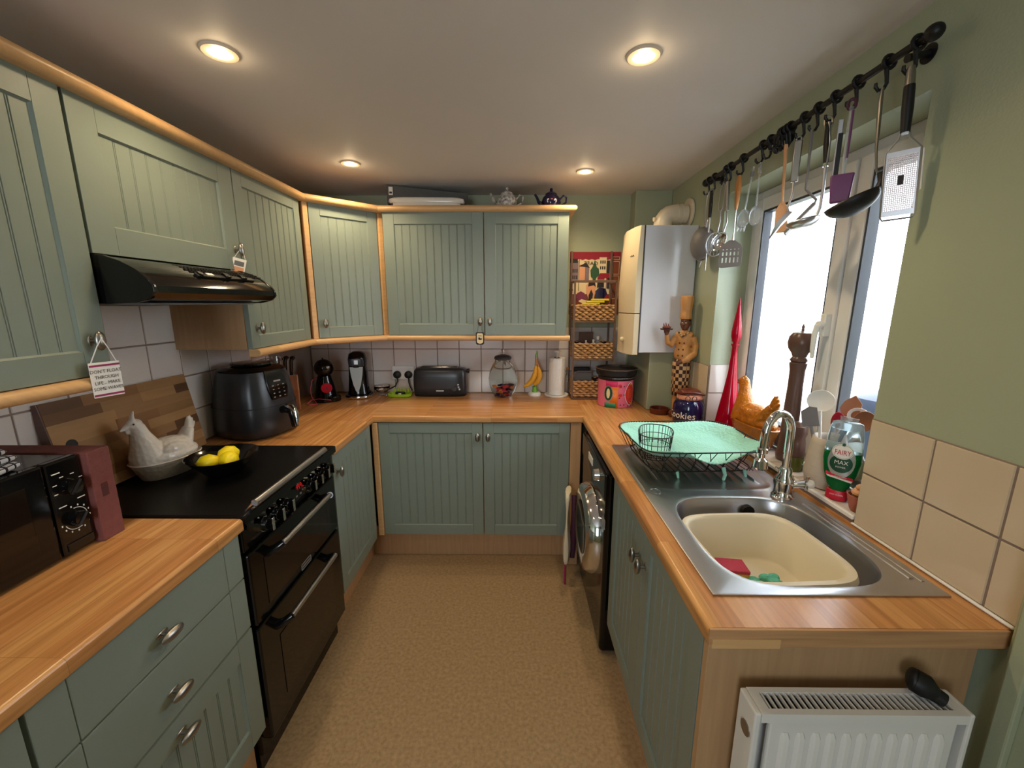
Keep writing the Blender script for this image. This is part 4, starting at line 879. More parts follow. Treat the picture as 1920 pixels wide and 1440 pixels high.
def basket(z,h,lab,x1=rx1-.008):
    k=thing('woven_basket',lab,'basket',(.482,2.61,.9105+z),0,'woven baskets in the rack'); x0=rx0+.008;y0,y1=ry0+.006,ry1-.008
    b=MB(); b.box(x0+.004,x1-.004,y0+.004,y1-.004,0,.006).box(x0+.004,x0+.007,y0+.004,y1-.004,0,h-.004).box(x1-.007,x1-.004,y0+.004,y1-.004,0,h-.004).box(x0+.004,x1-.004,y0+.004,y0+.007,0,h-.004).box(x0+.004,x1-.004,y1-.007,y1-.004,0,h-.004); b.build('shade_lining','basketshade',k,smooth=False)  # dark inner box stands in for shade between the woven rows
    n=7; rr=h/n/2
    for r in range(n):
        zc=rr*(2*r+1); pts=[];rad=[]; per=[]
        NX,NY=44,22
        for i in range(NX): per.append((x0+(x1-x0)*i/NX,y0))
        for i in range(NY): per.append((x1,y0+(y1-y0)*i/NY))
        for i in range(NX): per.append((x1-(x1-x0)*i/NX,y1))
        for i in range(NY): per.append((x0,y1-(y1-y0)*i/NY))
        for i,(px,py) in enumerate(per):
            ph=i*PI/4+(PI if r%2 else 0)+r*.4; pts.append((px,py-(.003*math.sin(ph) if py==y0 else 0),zc+.0018*math.sin(ph*1.0+1))); rad.append(rr*(.95+.28*math.sin(ph)))
        b=MB(); b.tube(pts,rad,6,closed=True); b.build('woven_row','kraft',k,angle=80)
    return k
basket(.494,.098,'woven basket on the top tier, filled with yellow packets'); basket(.258,.100,'woven basket on the middle tier, with small bottles'); basket(.014,.105,'woven basket on the bottom tier, partly hidden by the drum')
for i in range(4):
    o=tag(MB().at((.482-.045+i*.028,2.59,.9105+.52+.012*i),rx=-.25).box(-.055,.055,-.05,.05,.05,.062).build('yellow_packet','yelc',smooth=False,bevel=.002),['yellow packet at the left, lowest in the top basket','second yellow packet from the left in the top basket','third yellow packet from the left in the top basket','topmost yellow packet at the right of the top basket'][i],'packet','yellow packets in the top basket')
for i,(dx,h,r,mm,lab) in enumerate(((.012,.11,.013,'white','short white bottle in the middle basket'),(.040,.130,.017,'clearp','taller clear bottle with white cap in the middle basket'),(-.035,.105,.010,'silver','slim silver tube in the middle basket'))):
    k=thing('small_bottle',lab,'bottle',(.482+dx,2.585,.9105+.265)); MB().lathe([(r,0),(r,h*.75),(r*.55,h*.85)],16).build('bottle_body',mm,k); MB().lathe([(r*.6,h*.84),(r*.6,h),(0,h)],12).build('bottle_cap','white',k)
k=thing('small_packet','brown card packet standing in the middle basket','packet',(.45,2.64,1.178)); MB().box(-.04,.05,-.004,.02,0,.15).build('card_sleeve','brown',k,smooth=False,bevel=.002)
k=thing('paper_bundle','pale papers and dark case standing in the bottom basket','papers',(.43,2.60,.935)); MB().box(-.055,.06,-.02,-.014,0,.145).build('pale_sheet','grey',k,smooth=False); MB().box(-.05,.05,.0,.03,0,.17).build('dark_case','blackm',k,smooth=False,bevel=.006)
MB().tube([(-.055,-.03,.10),(-.05,-.03,.135),(-.03,-.03,.148),(.06,-.03,.148)],.004,8).build('grey_loop','grey',k)
# ================= POSTER =================
t=thing('poster','colourful cafe window scene poster on the back wall behind the rack','poster',(.349,YB-.0035,1.44))
PW,PH=.325,.394
MB().box(0,PW,-.0,.003,0,PH).build('poster_board','maroon',t,smooth=False)
lay=[0.0006]
def pp(poly,m,nm='print'):
    lay[0]+=.00012; MB().prism(poly,-lay[0],-lay[0]+.0001,'xz').build(nm,m,t,smooth=False)
R4=lambda a,b_,c_,d:[(a,c_),(b_,c_),(b_,d),(a,d)]
G['pcream']=mat('print_cream',(228,208,166),.6); G['pbrown']=mat('print_brown',(122,58,28),.6); G['ptree']=mat('print_tree',(44,84,54),.6); G['pmauve']=mat('print_mauve',(130,112,118),.6); G['pred']=mat('print_dark_red',(150,22,44),.6); G['ppeach']=mat('print_peach',(222,160,120),.6); G['pplum']=mat('print_plum',(122,50,84),.6)
pp(R4(.022,.262,.13,.36),'pcream'); pp(R4(0,.325,.362,.394),'pred')
pp(R4(.262,.325,.0,.362),'pbrown')
for q in ((.275,.318,.345,.365),(.275,.318,.255,.335),(.275,.318,.10,.245)):
    a,b_,c_,d=q
    for e in (R4(a,b_,c_,c_+.002),R4(a,b_,d-.002,d),R4(a,a+.002,c_,d),R4(b_-.002,b_,c_,d)): pp(e,'pcream')
pp([(.02,.362)]+[(.02+.24*i/12,.350-.006*(i%2)) for i in range(13)]+[(.26,.362)],'pred')
pp(R4(.0,.055,.21,.34),'pmauve'); pp(R4(.0,.05,.325,.352),'ink')
for i in range(4):
    for j in range(2): pp(R4(.006+i*.012,.013+i*.012,.225+j*.04,.248+j*.04),'ink')
pp(R4(.062,.098,.22,.315),'ppeach'); pp(R4(.098,.125,.21,.30),'pmauve'); pp(R4(.058,.061,.15,.35),'ink'); pp([(.056,.305),(.105,.328),(.128,.296)],'ink')
pp(R4(.188,.235,.25,.36),'pcream'); 
for i in range(3):
    for j in range(2): pp(R4(.194+i*.013,.202+i*.013,.285+j*.036,.305+j*.036),'ink')
pp(R4(.236,.256,.25,.34),'ink'); pp([(.178,.225),(.256,.225),(.256,.262),(.195,.262)],'pred'); pp(R4(.18,.256,.17,.225),'pmauve'); pp(R4(.225,.235,.165,.23),'pcream'); pp(R4(.244,.256,.165,.232),'ink')
pp([(.150,.205),(.165,.205),(.17,.235),(.192,.25),(.186,.29),(.172,.30),(.158,.345),(.150,.31),(.132,.28),(.136,.24),(.148,.232)],'ptree')
pp([(.13,.09),(.11,.14),(.108,.185),(.125,.205),(.15,.207),(.165,.19),(.17,.15),(.16,.09)],'ppeach')
pp([(.12,.178),(.125,.203),(.145,.212),(.165,.203),(.172,.175),(.158,.185)],'ink'); pp([(.125,.12),(.142,.16),(.155,.13),(.15,.09),(.128,.09)],'ink')
pp([(.178,.172),(.180,.20),(.20,.212),(.222,.20),(.222,.172)],'ink'); pp([(.168,.08),(.170,.15),(.195,.172),(.235,.165),(.25,.12),(.25,.06),(.21,.055)],'navy')
pp([(.045,.11),(.05,.135),(.075,.148),(.10,.135),(.10,.10),(.075,.08),(.055,.09)],'pplum'); pp([(.225,.07),(.228,.105),(.245,.13),(.262,.12),(.262,.08),(.245,.055)],'pred')
pp([(.02,.0),(.02,.07),(.06,.085),(.20,.08),(.26,.05),(.26,0)],'pbrown'); pp([(.06,.085),(.08,.098),(.12,.088),(.115,.075),(.08,.074)],'pcream'); pp([(.14,.08),(.17,.09),(.20,.08),(.19,.07),(.15,.07)],'pcream')
pp(R4(.0,.02,.03,.21),'pmauve'); pp(R4(.0,.022,.15,.162),'ink'); pp(R4(.0,.022,.04,.07),'ink')
o=text('CAFE',.034,T((.135,-.0062,.322))@Matrix.Scale(-1,4,(1,0,0)),'ink',t,'mirrored_lettering',sx=1.15)
# ================= DRUM, DISH, COOKIE JAR =================
t=thing('biscuit_drum','large round tin with black lid and pink, orange and red floral print','tin',(.602,2.398,.9105),math.radians(14))
b=MB(); b.lathe([(.100,0),(.103,.003),(.103,.185)],48,cap1=False); b.build('tin_body','pinkp',t)
rr_=.1036
def band(a0,a1,z0,z1,m,nm,fz=None,r=None,n=14):
    r=r or rr_; b=MB(); top=[];bot=[]
    for i in range(n+1):
        a=math.radians(a0+(a1-a0)*i/n); bot.append((r*math.sin(a),-r*math.cos(a),z0)); top.append((r*math.sin(a),-r*math.cos(a),z1))
    b.loft([bot,top],False,False,closed=False); return b.build(nm,m,t,solid=.0004)
def patch(ac,zc,da,dz,m,nm='print_motif',sides=16,r=None,power=1):
    r=r or rr_+.0004; b=MB(); ring=[];inn=[]
    for i in range(sides):
        th=2*PI*i/sides; u,v=math.cos(th),math.sin(th)
        if power!=1: u=math.copysign(abs(u)**power,u); v=math.copysign(abs(v)**power,v)
        a=math.radians(ac+da*u); ring.append((r*math.sin(a),-r*math.cos(a),zc+dz*v)); a=math.radians(ac+da*u*.5); inn.append((r*math.sin(a),-r*math.cos(a),zc+dz*v*.5))
    b.loft([ring,inn],False,True); return b.build(nm,m,t,smooth=False)
band(-180,180,.160,.186,'blackm','dark_band',n=48); band(-60,-22,.115,.160,'magenta','magenta_panel'); band(-45,-18,.0,.125,'orange','orange_panel',r=rr_+.0002); band(-62,-24,.0,.030,'tingreen','green_panel',r=rr_+.0004)
RS=random.Random(5)
for i in range(26):
    ac=RS.uniform(-14,80); z=RS.uniform(.012,.15); patch(ac,z,6,.010,'mugred' if i%2 else 'pinkp','petal',10,rr_+.0003+.00005*i)
for i in range(20): patch(-12+ (i%7)*14+RS.uniform(-2,2),.02+(i//7)*.05+RS.uniform(-.01,.01),2.2,.004,'ink','flower_dot',8,rr_+.0019)
patch(24,.082,22,.070,'paper','medallion_edge',4*6,rr_+.0024,1.25); patch(24,.082,20,.065,'mugred','medallion',24,rr_+.0028,1.25)
patch(-50,.085,15,.047,'silver','oval_edge',24,rr_+.0016); patch(-50,.085,13,.042,'dgreen','oval_picture',24,rr_+.002); patch(-50,.085,6,.030,'pcream','oval_figure',14,rr_+.0023)
for zz in (.030,.138): patch(24+2,zz,2.5,.005,'yelc','gold_dot',10,rr_+.0032)
for i in range(9): band(13,33-abs(i-4),.060+i*.006,.0615+i*.006,'orange','text_line',r=rr_+.0031,n=4)
for i in range(26): band(-38+i*4.2,-36+i*4.2,.170,.176,'silver','band_letter',r=rr_+.0006,n=2)
b=MB(); b.lathe([(.112,.186),(.116,.190),(.118,.212),(.122,.216),(.121,.224),(.112,.224),(.108,.216),(0,.214)],48); b.build('lid','blackm',t); MB().lathe([(.1185,.2225),(.1225,.2225),(.1225,.2255),(.1185,.2255)],48,cap0=False,cap1=False).build('lid_rim','rackm',t)
t=thing('terracotta_dish','small round brown terracotta dish at the foot of the green boxing','dish',(.802,2.195,.9105)); b=MB(); b.lathe([(.046,0),(.050,.003),(.053,.030),(.050,.031),(.047,.028),(.045,.006),(0,.005)],32); b.build('dish_body','terra',t)
t=thing('small_pot','small brown terracotta pot with knob just behind the cookie jar','pot',(.862,2.125,.9105)); MB().lathe([(.030,0),(.034,.004),(.036,.022),(.028,.030),(0,.034)],24).build('pot_body','terra',t); MB().ell((0,0,.040),(.010,.010,.008),12,8).build('pot_knob','terra',t)
t=thing('cookie_jar','navy blue cookie jar with brown cap-shaped lid and white lettering','jar',(.860,1.962,.9105),math.radians(0))
b=MB(); b.lathe([(.056,0),(.064,.004),(.073,.03),(.0745,.07),(.072,.11),(.064,.128),(.058,.134),(.058,.139)],40); b.build('jar_body','navy',t)
text('Cookies',.046,T((0,0,.064),math.radians(-55)),'paper',t,wrap=.0755,sx=1.0)
b=MB(); b.ell((0,0,.148),(.060,.058,.030),24,12); b.build('face_lid','pinkskin',t)
b=MB(); RS=random.Random(3)
for i in range(10):
    a=PI+.0+i*.33; b.ell((.048*math.cos(a),.046*math.sin(a),.146),(.014,.013,.012),10,6)
b.build('curled_hair','pinkskin',t); 
b=MB(); b.loft([[(x*s,y*s,z) for x,y in ((-.062,-.02),(-.03,-.05),(.02,-.052),(.058,-.02),(.064,.03),(.03,.058),(-.03,.058),(-.062,.02))] for s,z in ((1.02,.156),(1.02,.166),(.85,.182),(.45,.190))]); b.build('flat_cap','terra',t,subsurf=1)
MB().tube([(-.064,.0,.168),(-.05,-.036,.176),(-.01,-.054,.180),(.035,-.048,.172),(.066,-.012,.158)],.006,8).build('cap_brim','terra',t)
for s in (-1,1): MB().tube(arc((s*.016-.016,-.0585,.150),.011,0,2*PI,16),.0015,6,closed=False).build('spectacle_ring','ink',t)
# ================= CHEF FIGURE =================
t=thing('chef_figurine','carved chef figurine in tall hat and checked apron holding up a tray of seafood','figurine',(.878,2.125,.9105),math.radians(-38))
# local: faces -y
b=MB()
for s in (-1,1): b.tube([(s*.022,0,.02),(s*.022,0,.10),(s*.020,0,.20),(s*.014,0,.28)],[.019,.022,.027,.030],14)
b.ell((0,0,.30),(.047,.036,.04),16,10)
b.build('trousers','jacket',t,remesh=.003,sm=4)
b=MB()
b.ell((0,-.008,.345),(.052,.046,.055),18,12); b.ell((0,0,.405),(.048,.036,.05),18,12); b.tube([(-.046,0,.43),(0,0,.445),(.046,0,.43)],[.022,.026,.022],12)
b.tube([(.048,0,.428),(.066,.004,.385),(.068,-.012,.345),(.040,-.044,.318),(.012,-.055,.305)],[.021,.020,.018,.016,.013],12)      # arm across the belly
b.tube([(-.048,0,.428),(-.072,-.014,.385),(-.085,-.040,.40),(-.088,-.055,.440)],[.021,.019,.016,.013],12)                           # raised arm
b.build('jacket','jacket',t,remesh=.003,sm=5)
b=MB(); rings=[]
for z,hw,d in ((.12,.050,.040),(.20,.052,.044),(.28,.054,.050),(.315,.052,.052)):
    rings.append([(hw*math.sin(a),-d*math.cos(a)-.004,z) for a in [math.radians(-80+160*i/12) for i in range(13)]])
b.loft(rings,False,False,closed=False); b.build('checked_apron','check',t,solid=.003)
b=MB(); b.ell((0,-.002,.497),(.027,.031,.036),20,14); b.ell((0,-.034,.492),(.006,.008,.008),10,7); b.tube([(0,0,.445),(0,0,.475)],[.016,.017],12); b.ell((.027,0,.495),(.005,.008,.010),8,6); b.ell((-.027,0,.495),(.005,.008,.010),8,6); b.ell((0,-.024,.474),(.014,.010,.008),10,6); b.build('head','skin',t,remesh=.0025,sm=2)
for s in (-1,1): MB().ell((s*.010,-.029,.502),(.0045,.003,.003),8,6).build('eye','cream',t); MB().tube([(s*.004,-.0325,.510),(s*.017,-.028,.511)],.0015,6).build('eyebrow','ink',t)
MB().tube([(-.008,-.0325,.479),(0,-.0345,.4775),(.008,-.0325,.479)],.0017,6).build('mouth','maroond',t)
b=MB(); b.ell((0,.006,.513),(.0285,.030,.022),16,8); b.build('hair','ink',t)
b=MB(); b.lathe([(.031,.520),(.032,.524),(.031,.550),(.029,.553),(.031,.57),(.0335,.60),(.036,.63),(.031,.638),(0,.632)],36,flute=.06,nf=9); b.build('chef_hat','jacket',t,angle=80)
b=MB(); b.tube([(-.088,-.055,.440),(-.090,-.058,.455)],[.011,.014],10); 
for i in range(4): b.tube([(-.098+i*.006,-.062,.452),(-.100+i*.007,-.068,.463)],.004,7)
b.tube([(-.080,-.052,.450),(-.074,-.058,.462)],.0045,7); b.build('hand','skin',t)
b=MB(); b.tube([(.012,-.055,.305),(-.004,-.060,.300)],[.011,.010],10)
for i in range(4): b.tube([(-.002,-.056-.0005*i,.308-i*.006),(-.020,-.060,.303-i*.005)],.0038,7)
b.tube([(.004,-.060,.310),(-.008,-.066,.314)],.0042,7); b.build('hand','skin',t)
b=MB(); b.lathe([(.028,0),(.036,.002),(.038,.006),(.030,.005),(0,.005)],28,c=(-.090,-.060,.465)); b.build('serving_tray','maroond',t)
b=MB(); b.ell((-.090,-.060,.478),(.026,.018,.009),14,8)
for q in ((-.105,.498),(-.092,.502),(-.078,.497)): b.tube([(q[0],-.06,.480),(q[0]-.004,-.062,q[1])],[.005,.002],7)
b.build('seafood','maroon',t)
for i in range(3):
    for s in (-1,1): MB().ell((s*.013,-.052-.003*(1 if i==0 else 0)+(.010 if i==2 else 0),.335+i*.032),(.005,.003,.005),10,6).build('button','terra',t)
b=MB(); b.tube([(-.030,-.012,.455),(-.010,-.036,.440),(0,-.040,.434),(.010,-.036,.440),(.030,-.012,.455)],.008,8,flat=.6); b.build('neckerchief','check',t)
for s in (-1,1): MB().ell((s*.022,-.012,.012),(.018,.032,.012),14,8).build('shoe','ink',t)
t.scale=(.86,.86,1)
# ================= WINDOWSILL =================
t=thing('decanter','tall ruby red glass bottle with pointed stopper on the windowsill','bottle',(.995,1.845,.934))
b=MB(); b.lathe([(.050,0),(.055,.004),(.054,.02),(.044,.09),(.030,.18),(.019,.26),(.0135,.34),(.0125,.385),(.017,.390),(.017,.396),(.010,.397)],36); b.build('bottle_body','red',t,angle=70)
b=MB(); b.lathe([(.0095,.392),(.0095,.400),(.016,.408),(.021,.43),(.0215,.45),(.017,.49),(.009,.54),(.003,.59),(0,.603)],28); b.build('stopper','red',t,angle=70)
t=thing('pepper_mill','tall dark brown wooden pepper mill on the windowsill','pepper mill',(1.018,1.455,.934))
b=MB(); b.lathe([(.030,0),(.033,.004),(.034,.02),(.031,.04),(.028,.10),(.026,.20),(.0235,.28),(.024,.34),(.0275,.362),(.0275,.366),(.024,.369)],36); b.build('mill_body','brown',t)
b=MB(); b.lathe([(.022,.369),(.027,.374),(.027,.380),(.021,.388),(.024,.396),(.026,.402),(.037,.418),(.041,.438),(.038,.460),(.028,.474),(.010,.479),(.005,.480)],36); b.build('mill_head','brown',t)
b=MB(); b.lathe([(.003,.479),(.005,.484),(.0035,.489),(.005,.494),(.001,.505)],14); b.build('finial','brown',t)
t=thing('salt_mill','short dark wooden grinder with clear base behind the tap','grinder',(.985,1.36,.934)); b=MB(); b.lathe([(.024,.05),(.027,.055),(.026,.10),(.022,.12),(.027,.135),(.027,.16),(.015,.172),(0,.174)],28); b.build('grinder_top','brown',t); b=MB(); b.lathe([(.026,0),(.027,.004),(.026,.05),(.0,.05)],26); b.build('clear_base','olivegl',t)
t=thing('utensil_crock','oatmeal stoneware jug holding kitchen spoons on the windowsill','jug',(1.005,1.235,.934),math.radians(0))
b=MB(); b.lathe([(.052,0),(.058,.004),(.063,.04),(.061,.09),(.054,.14),(.052,.160),(.049,.161),(.047,.158),(.050,.13),(.055,.06),(.05,.01),(0,.008)],40); b.build('jug_body','oat',t,angle=70)
b=MB(); b.tube([(.020,-.050,.125),(.026,-.078,.128),(.03,-.092,.10),(.028,-.088,.065),(.020,-.058,.045)],[.008,.008,.008,.008,.009],10); b.build('jug_handle','oat',t)
def spoon(name,label,loc,rz,lean,hl,hr,head,m,mh=None,cat='utensil',grp='utensils in the stoneware jug'):
    k=thing(name,label,cat,loc,rz,grp); k.rotation_euler=(lean[0],lean[1],rz)
    MB().tube([(0,0,0),(0,0,hl*.5),(0,0,hl)],[hr,hr*.9,hr*.8],10).build('handle',mh or m,k)
    b=MB()
    if head[0]=='oval': 
        rx_,rz_=head[1:3]; n=18; fr=[(rx_*math.sin(2*PI*i/n)*(1 if len(head)<4 else 1),hl+rz_*.85-rz_*math.cos(2*PI*i/n)) for i in range(n)]
        cc=(0,hl+rz_*.85); r1=[(x,0,z) for x,z in fr]; r2=[(x*.6,.006,cc[1]+(z-cc[1])*.6) for x,z in fr]; r3=[(x*.1,.009,cc[1]+(z-cc[1])*.1) for x,z in fr]; q1=[(x,.003,z) for x,z in fr]; q2=[(x*.6,.0095,cc[1]+(z-cc[1])*.6) for x,z in fr]; q3=[(x*.1,.0125,cc[1]+(z-cc[1])*.1) for x,z in fr]
        b.loft([q3,q2,q1,r1,r2,r3]) 
    elif head[0]=='poly': b.prism([(x,z+hl) for x,z in head[1]],-.0015,.0025,'xz')
    o=b.build('head',m,k,bevel=.0007); return k
cx_,cy_,cz_=1.003,1.237,.988
RZ=math.radians(-38)
spoon('serving_spoon','large round pale grey spoon, tallest in the stoneware jug',(cx_-.01,cy_+.02,cz_),RZ,(-.05,-.10),.185,.005,('oval',.037,.036),'white')
spoon('spatula','dark grey silicone spatula at the left of the stoneware jug',(cx_-.015,cy_+.015,cz_),RZ,(0,-.26),.135,.006,('poly',[(-.024,0),(.022,0),(.024,.060),(.004,.066),(-.020,.052)]),'greyp')
spoon('silicone_spoon','small red silicone spoon in front of the others in the jug',(cx_+.0,cy_-.015,cz_),RZ,(.05,-.01),.135,.0045,('oval',.017,.032),'fred','blackm')
spoon('wooden_spoon','pointed brown wooden spoon at the back of the jug',(cx_+.005,cy_+.005,cz_),RZ,(-.06,.16),.17,.0055,('poly',[(-.008,-.01),(.010,-.01),(.026,.03),(.024,.055),(.002,.078),(-.018,.055),(-.024,.03)]),'spoonw')
spoon('wooden_spoon','rounded wooden spoon leaning to the right in the jug',(cx_+.012,cy_-.012,cz_),RZ,(0,.30),.15,.0055,('oval',.027,.033),'spoonw')
spoon('pastry_brush','clear silicone pastry brush between the wooden spoons in the jug',(cx_+.003,cy_-.018,cz_),RZ,(.04,.12),.138,.006,('poly',[(-.016,0),(.016,0),(.023,.045),(-.023,.045)]),'clearp','navy')
spoon('ladle','white plastic ladle behind the wooden spoons in the jug',(cx_+.010,cy_-.005,cz_),RZ,(-.05,.24),.165,.005,('oval',.028,.026),'white')
# washing-up liquid
t=thing('washing_up_liquid','green washing-up liquid bottle standing upside down on a red cap at the sill front','bottle',(.965,1.140,.934),math.radians(-42))
e_=2.3
b=MB(); b.sell([(.024,.018,.030),(.032,.022,.045),(.046,.028,.085),(.052,.030,.125),(.0515,.029,.150)],40,e_); b.build('green_liquid','fairyg',t,angle=70)
b=MB(); b.sell([(.0515,.029,.150),(.049,.027,.190),(.045,.025,.220),(.041,.022,.236),(.030,.015,.240)],40,e_,cap0=False); b.build('clear_bottle_end','fairyc',t,angle=60)
b=MB(); b.sell([(.030,.020,0),(.031,.021,.003),(.029,.019,.028),(.024,.017,.031)],36,e_); b.build('red_cap','fred',t)
def lab(poly,m,yo,nm='label_print'):
    # print bent on to the bottle front
    b=MB(); n=len(poly); cxp=sum(p[0] for p in poly)/n; czp=sum(p[1] for p in poly)/n
    def P(x,z):
        hxx=.0525; yy=-.0305*(max(0,1-(abs(x)/hxx)**e_))**(1/e_) ; k=1.0 if .08<z<.16 else (.88+.12*(z-.03)/.05 if z<.08 else 1-.25*(z-.16)/.08); return (x,yy*k-yo,z)
    rings=[[P(cxp+(x-cxp)*s,czp+(z-czp)*s) for x,z in poly] for s in (1,.75,.5,.25)]; b.loft(rings,False,True); return b.build(nm,m,t,smooth=False)
circ=lambda x,z,rx_,rz_,n=28:[(x+rx_*math.cos(2*PI*i/n),z+rz_*math.sin(2*PI*i/n)) for i in range(n)]
lab(circ(0,.125,.037,.050)+[],'silver',.0012,'silver_label'); lab([(-.014,.165),(.014,.165),(.003,.205),(0,.208),(-.003,.205)],'silver',.0012,'silver_peak')
lab(circ(0,.118,.031,.027),'dgreen',.0018,'green_oval'); lab(circ(0,.155,.029,.0225),'paper',.0024,'white_oval'); lab(circ(0,.155,.027,.0205),'dgreen',.0027,'oval_outline'); lab(circ(0,.155,.0262,.0197),'paper',.003,'oval_fill')
lab([(-.004,.172),(.004,.172),(.005,.179),(0,.181),(-.004,.179)],'dgreen',.0034,'leaf')
lab([(-.038,.088),(.038,.078),(.038,.070),(-.036,.080)],'fred',.0022,'red_ribbon'); lab([(-.036,.080),(.037,.070),(.034,.064),(-.030,.073)],'paper',.0022,'white_ribbon')
def ltext(s,size,x,z,m,sx=1,yo=.004):
    vs,fs=textgeo(s,size); b=MB(); 
    vv=[]
    for px,py,_ in vs:
        X_,Z_=x+px*sx,z+py; yy=-.0305*(max(0,1-(abs(X_)/.0525)**e_))**(1/e_); vv.append((X_,yy-yo,Z_))
    b.add(vv,fs); b.build('lettering',m,t,smooth=False)
ltext('FAIRY',.021,0,.152,'fred',.82); ltext('MAX',.016,0,.122,'paper',1.1); ltext('POWER',.007,0,.108,'paper',1.1)
text('MAX CLEAN',.006,T((0,-.0208,.018)),'paper',t,sx=1.1); ltext('4X LESS SCRUBBING',.0042,0,.0785,'paper',1.1,.0036)
[x for x in bpy.data.objects if x.name=='washing_up_liquid'][0].scale=(.86,.86,1)
t=thing('soap_bottle','small aqua bottle with black pump collar partly hidden by the washing-up liquid','bottle',(1.035,1.075,.934)); MB().lathe([(.024,0),(.026,.004),(.026,.075),(.020,.085)],24).build('bottle_body','aqua',t); MB().lathe([(.021,.084),(.022,.088),(.021,.118),(0,.119)],24).build('collar','black',t)
t=thing('brush_pot','small terracotta pot with wooden scrubbing brush at the sill end','pot',(.972,1.068,.934)); b=MB(); b.lathe([(.018,0),(.020,.003),(.028,.035),(.030,.046),(.027,.046),(.025,.03),(0,.01)],28); b.build('pot_body','terral',t)
k=thing('scrubbing_brush','round wooden scrubbing brush resting in the terracotta pot','brush',(.972,1.068,.962)); MB().lathe([(0,.034),(.016,.034),(.021,.028),(.021,.022),(0,.021)][::-1],24).build('brush_head','lightw',k); MB().ell((0,0,.040),(.013,.013,.010),14,8).build('brush_knob','lightw',k)
b=MB(); RS=random.Random(8)
for i in range(50): a=RS.uniform(0,6.28); r=.018*math.sqrt(RS.random()); b.tube([(r*math.cos(a),r*math.sin(a),.022),(r*1.15*math.cos(a),r*1.15*math.sin(a),.0)],.0009,4)
b.build('bristles','lightw',k)['kind']='stuff'
# ================= DISH RACK =================
t=thing('dish_rack','black wire dish rack standing on the steel drainer','rack',(.653,1.475,.915),math.radians(3))
hx_,hy_=.215,.175
def wire(pts,par,nm,r=.0018,closed=False,m='iron'): return MB().tube(pts,r,6,closed=closed).build(nm,m,par)
def rr(hx1,hy1,z,n=40,e=6): return MB().rrings([(hx1,hy1,z)],n,e)[0]
wire(rr(hx_+.012,hy_+.012,.105),t,'top_wire',.0025,True); wire(rr(hx_-.03,hy_-.03,.022),t,'bottom_wire',.0022,True)
b=MB()
for s in (-1,1):
    for i in range(14):
        x=-.17+i*.0262
        if i%2==0: b.tube([(x,s*(hy_+.012),.105),(x+.016,s*(hy_-.006),.065),(x+.013,s*(hy_-.03),.022)],.0015,5)
        else: b.tube([(x,s*(hy_+.012),.105),(x-.016,s*(hy_-.006),.065),(x-.013,s*(hy_-.03),.022)],.0015,5)
    for i in range(5):
        y=-.13+i*.065; b.tube([(s*(hx_+.012),y,.105),(s*(hx_-.03),y,.022)],.0015,5)
b.build('side_wires','iron',t)['kind']='stuff'
b=MB()
for i in range(17): x=-.17+i*.0213; b.tube([(x,-hy_+.03,.022),(x,hy_-.03,.022)],.0013,5)
b.build('base_wires','iron',t)['kind']='stuff'
for sx_ in (-1,1):
    for sy in (-1,1): MB().tube([(sx_*.12+.02,sy*(hy_-.03),.024),(sx_*.12+.025,sy*(hy_-.028),.0)],[.006,.004],8).build('foot','mint',t)
k=thing('draining_mat','wavy mint green silicone cloth draped over the dish rack','mat',(.653,1.475,.915),math.radians(3))
b=MB(); NX,NY=70,56; vs=[];fs=[]
for i in range(NX+1):
    for j in range(NY+1):
        u=-1+2*i/NX; v=-1+2*j/NY; m_=max(abs(u),abs(v),1e-6); s_=m_/((abs(u)**5+abs(v)**5)**.2+1e-6); u*=s_; v*=s_; q=m_
        x=u*(hx_+.012); y=v*(hy_+.008)
        z=.066+.032*max(0,(q-.70)/.30)**1.4
        z+=.007*math.sin(u*5+1)*math.cos(v*3)+.006*(math.sin(v*7+u*5))*max(0,(q-.6))*2
        z+=.0012*math.cos(i*PI/1.0)*(1 if j%2 else -1)
        if v<-.8: z-=.030*(abs(v)-.8)/.2*max(0,math.sin(u*3.2+1.2))
        vs.append((x,y,z+.004))
for i in range(NX):
    for j in range(NY): a=i*(NY+1)+j; fs.append((a,a+NY+1,a+NY+2,a+1))
b.add(vs,fs); b.build('mat_sheet','mint',k,solid=.0025,angle=20); MB().tube([(.05,-.165,.045),(.055,-.172,.02),(.052,-.170,-.0)],[.007,.006,.005],8).build('hanging_tab','mint',k)
k=thing('cutlery_basket','small black wire cutlery basket at the left end of the dish rack','basket',(.515,1.43,.965),math.radians(-20))
for z,s in ((.0,.85),(.028,.9),(.055,.96),(.086,1.0)): wire(rr(.060*s,.088*s,z,28,2.6),k,'ring_wire',.0020 if z>.08 else .0014,True)
b=MB(); tp=rr(.060,.088,.086,30,2.6); bt=rr(.060*.85,.088*.85,0,30,2.6)
for p_,q_ in zip(tp,bt): b.tube([p_,q_],.0012,5)
for i in range(5): b.tube([(-.03+i*.015,-.055,.0),(-.03+i*.015,.055,.0)],.0012,5)
for i in range(6): b.tube([(-.035,-.05+i*.02,.0),(.035,-.05+i*.02,.0)],.0012,5)
b.build('upright_wires','iron',k)['kind']='stuff'
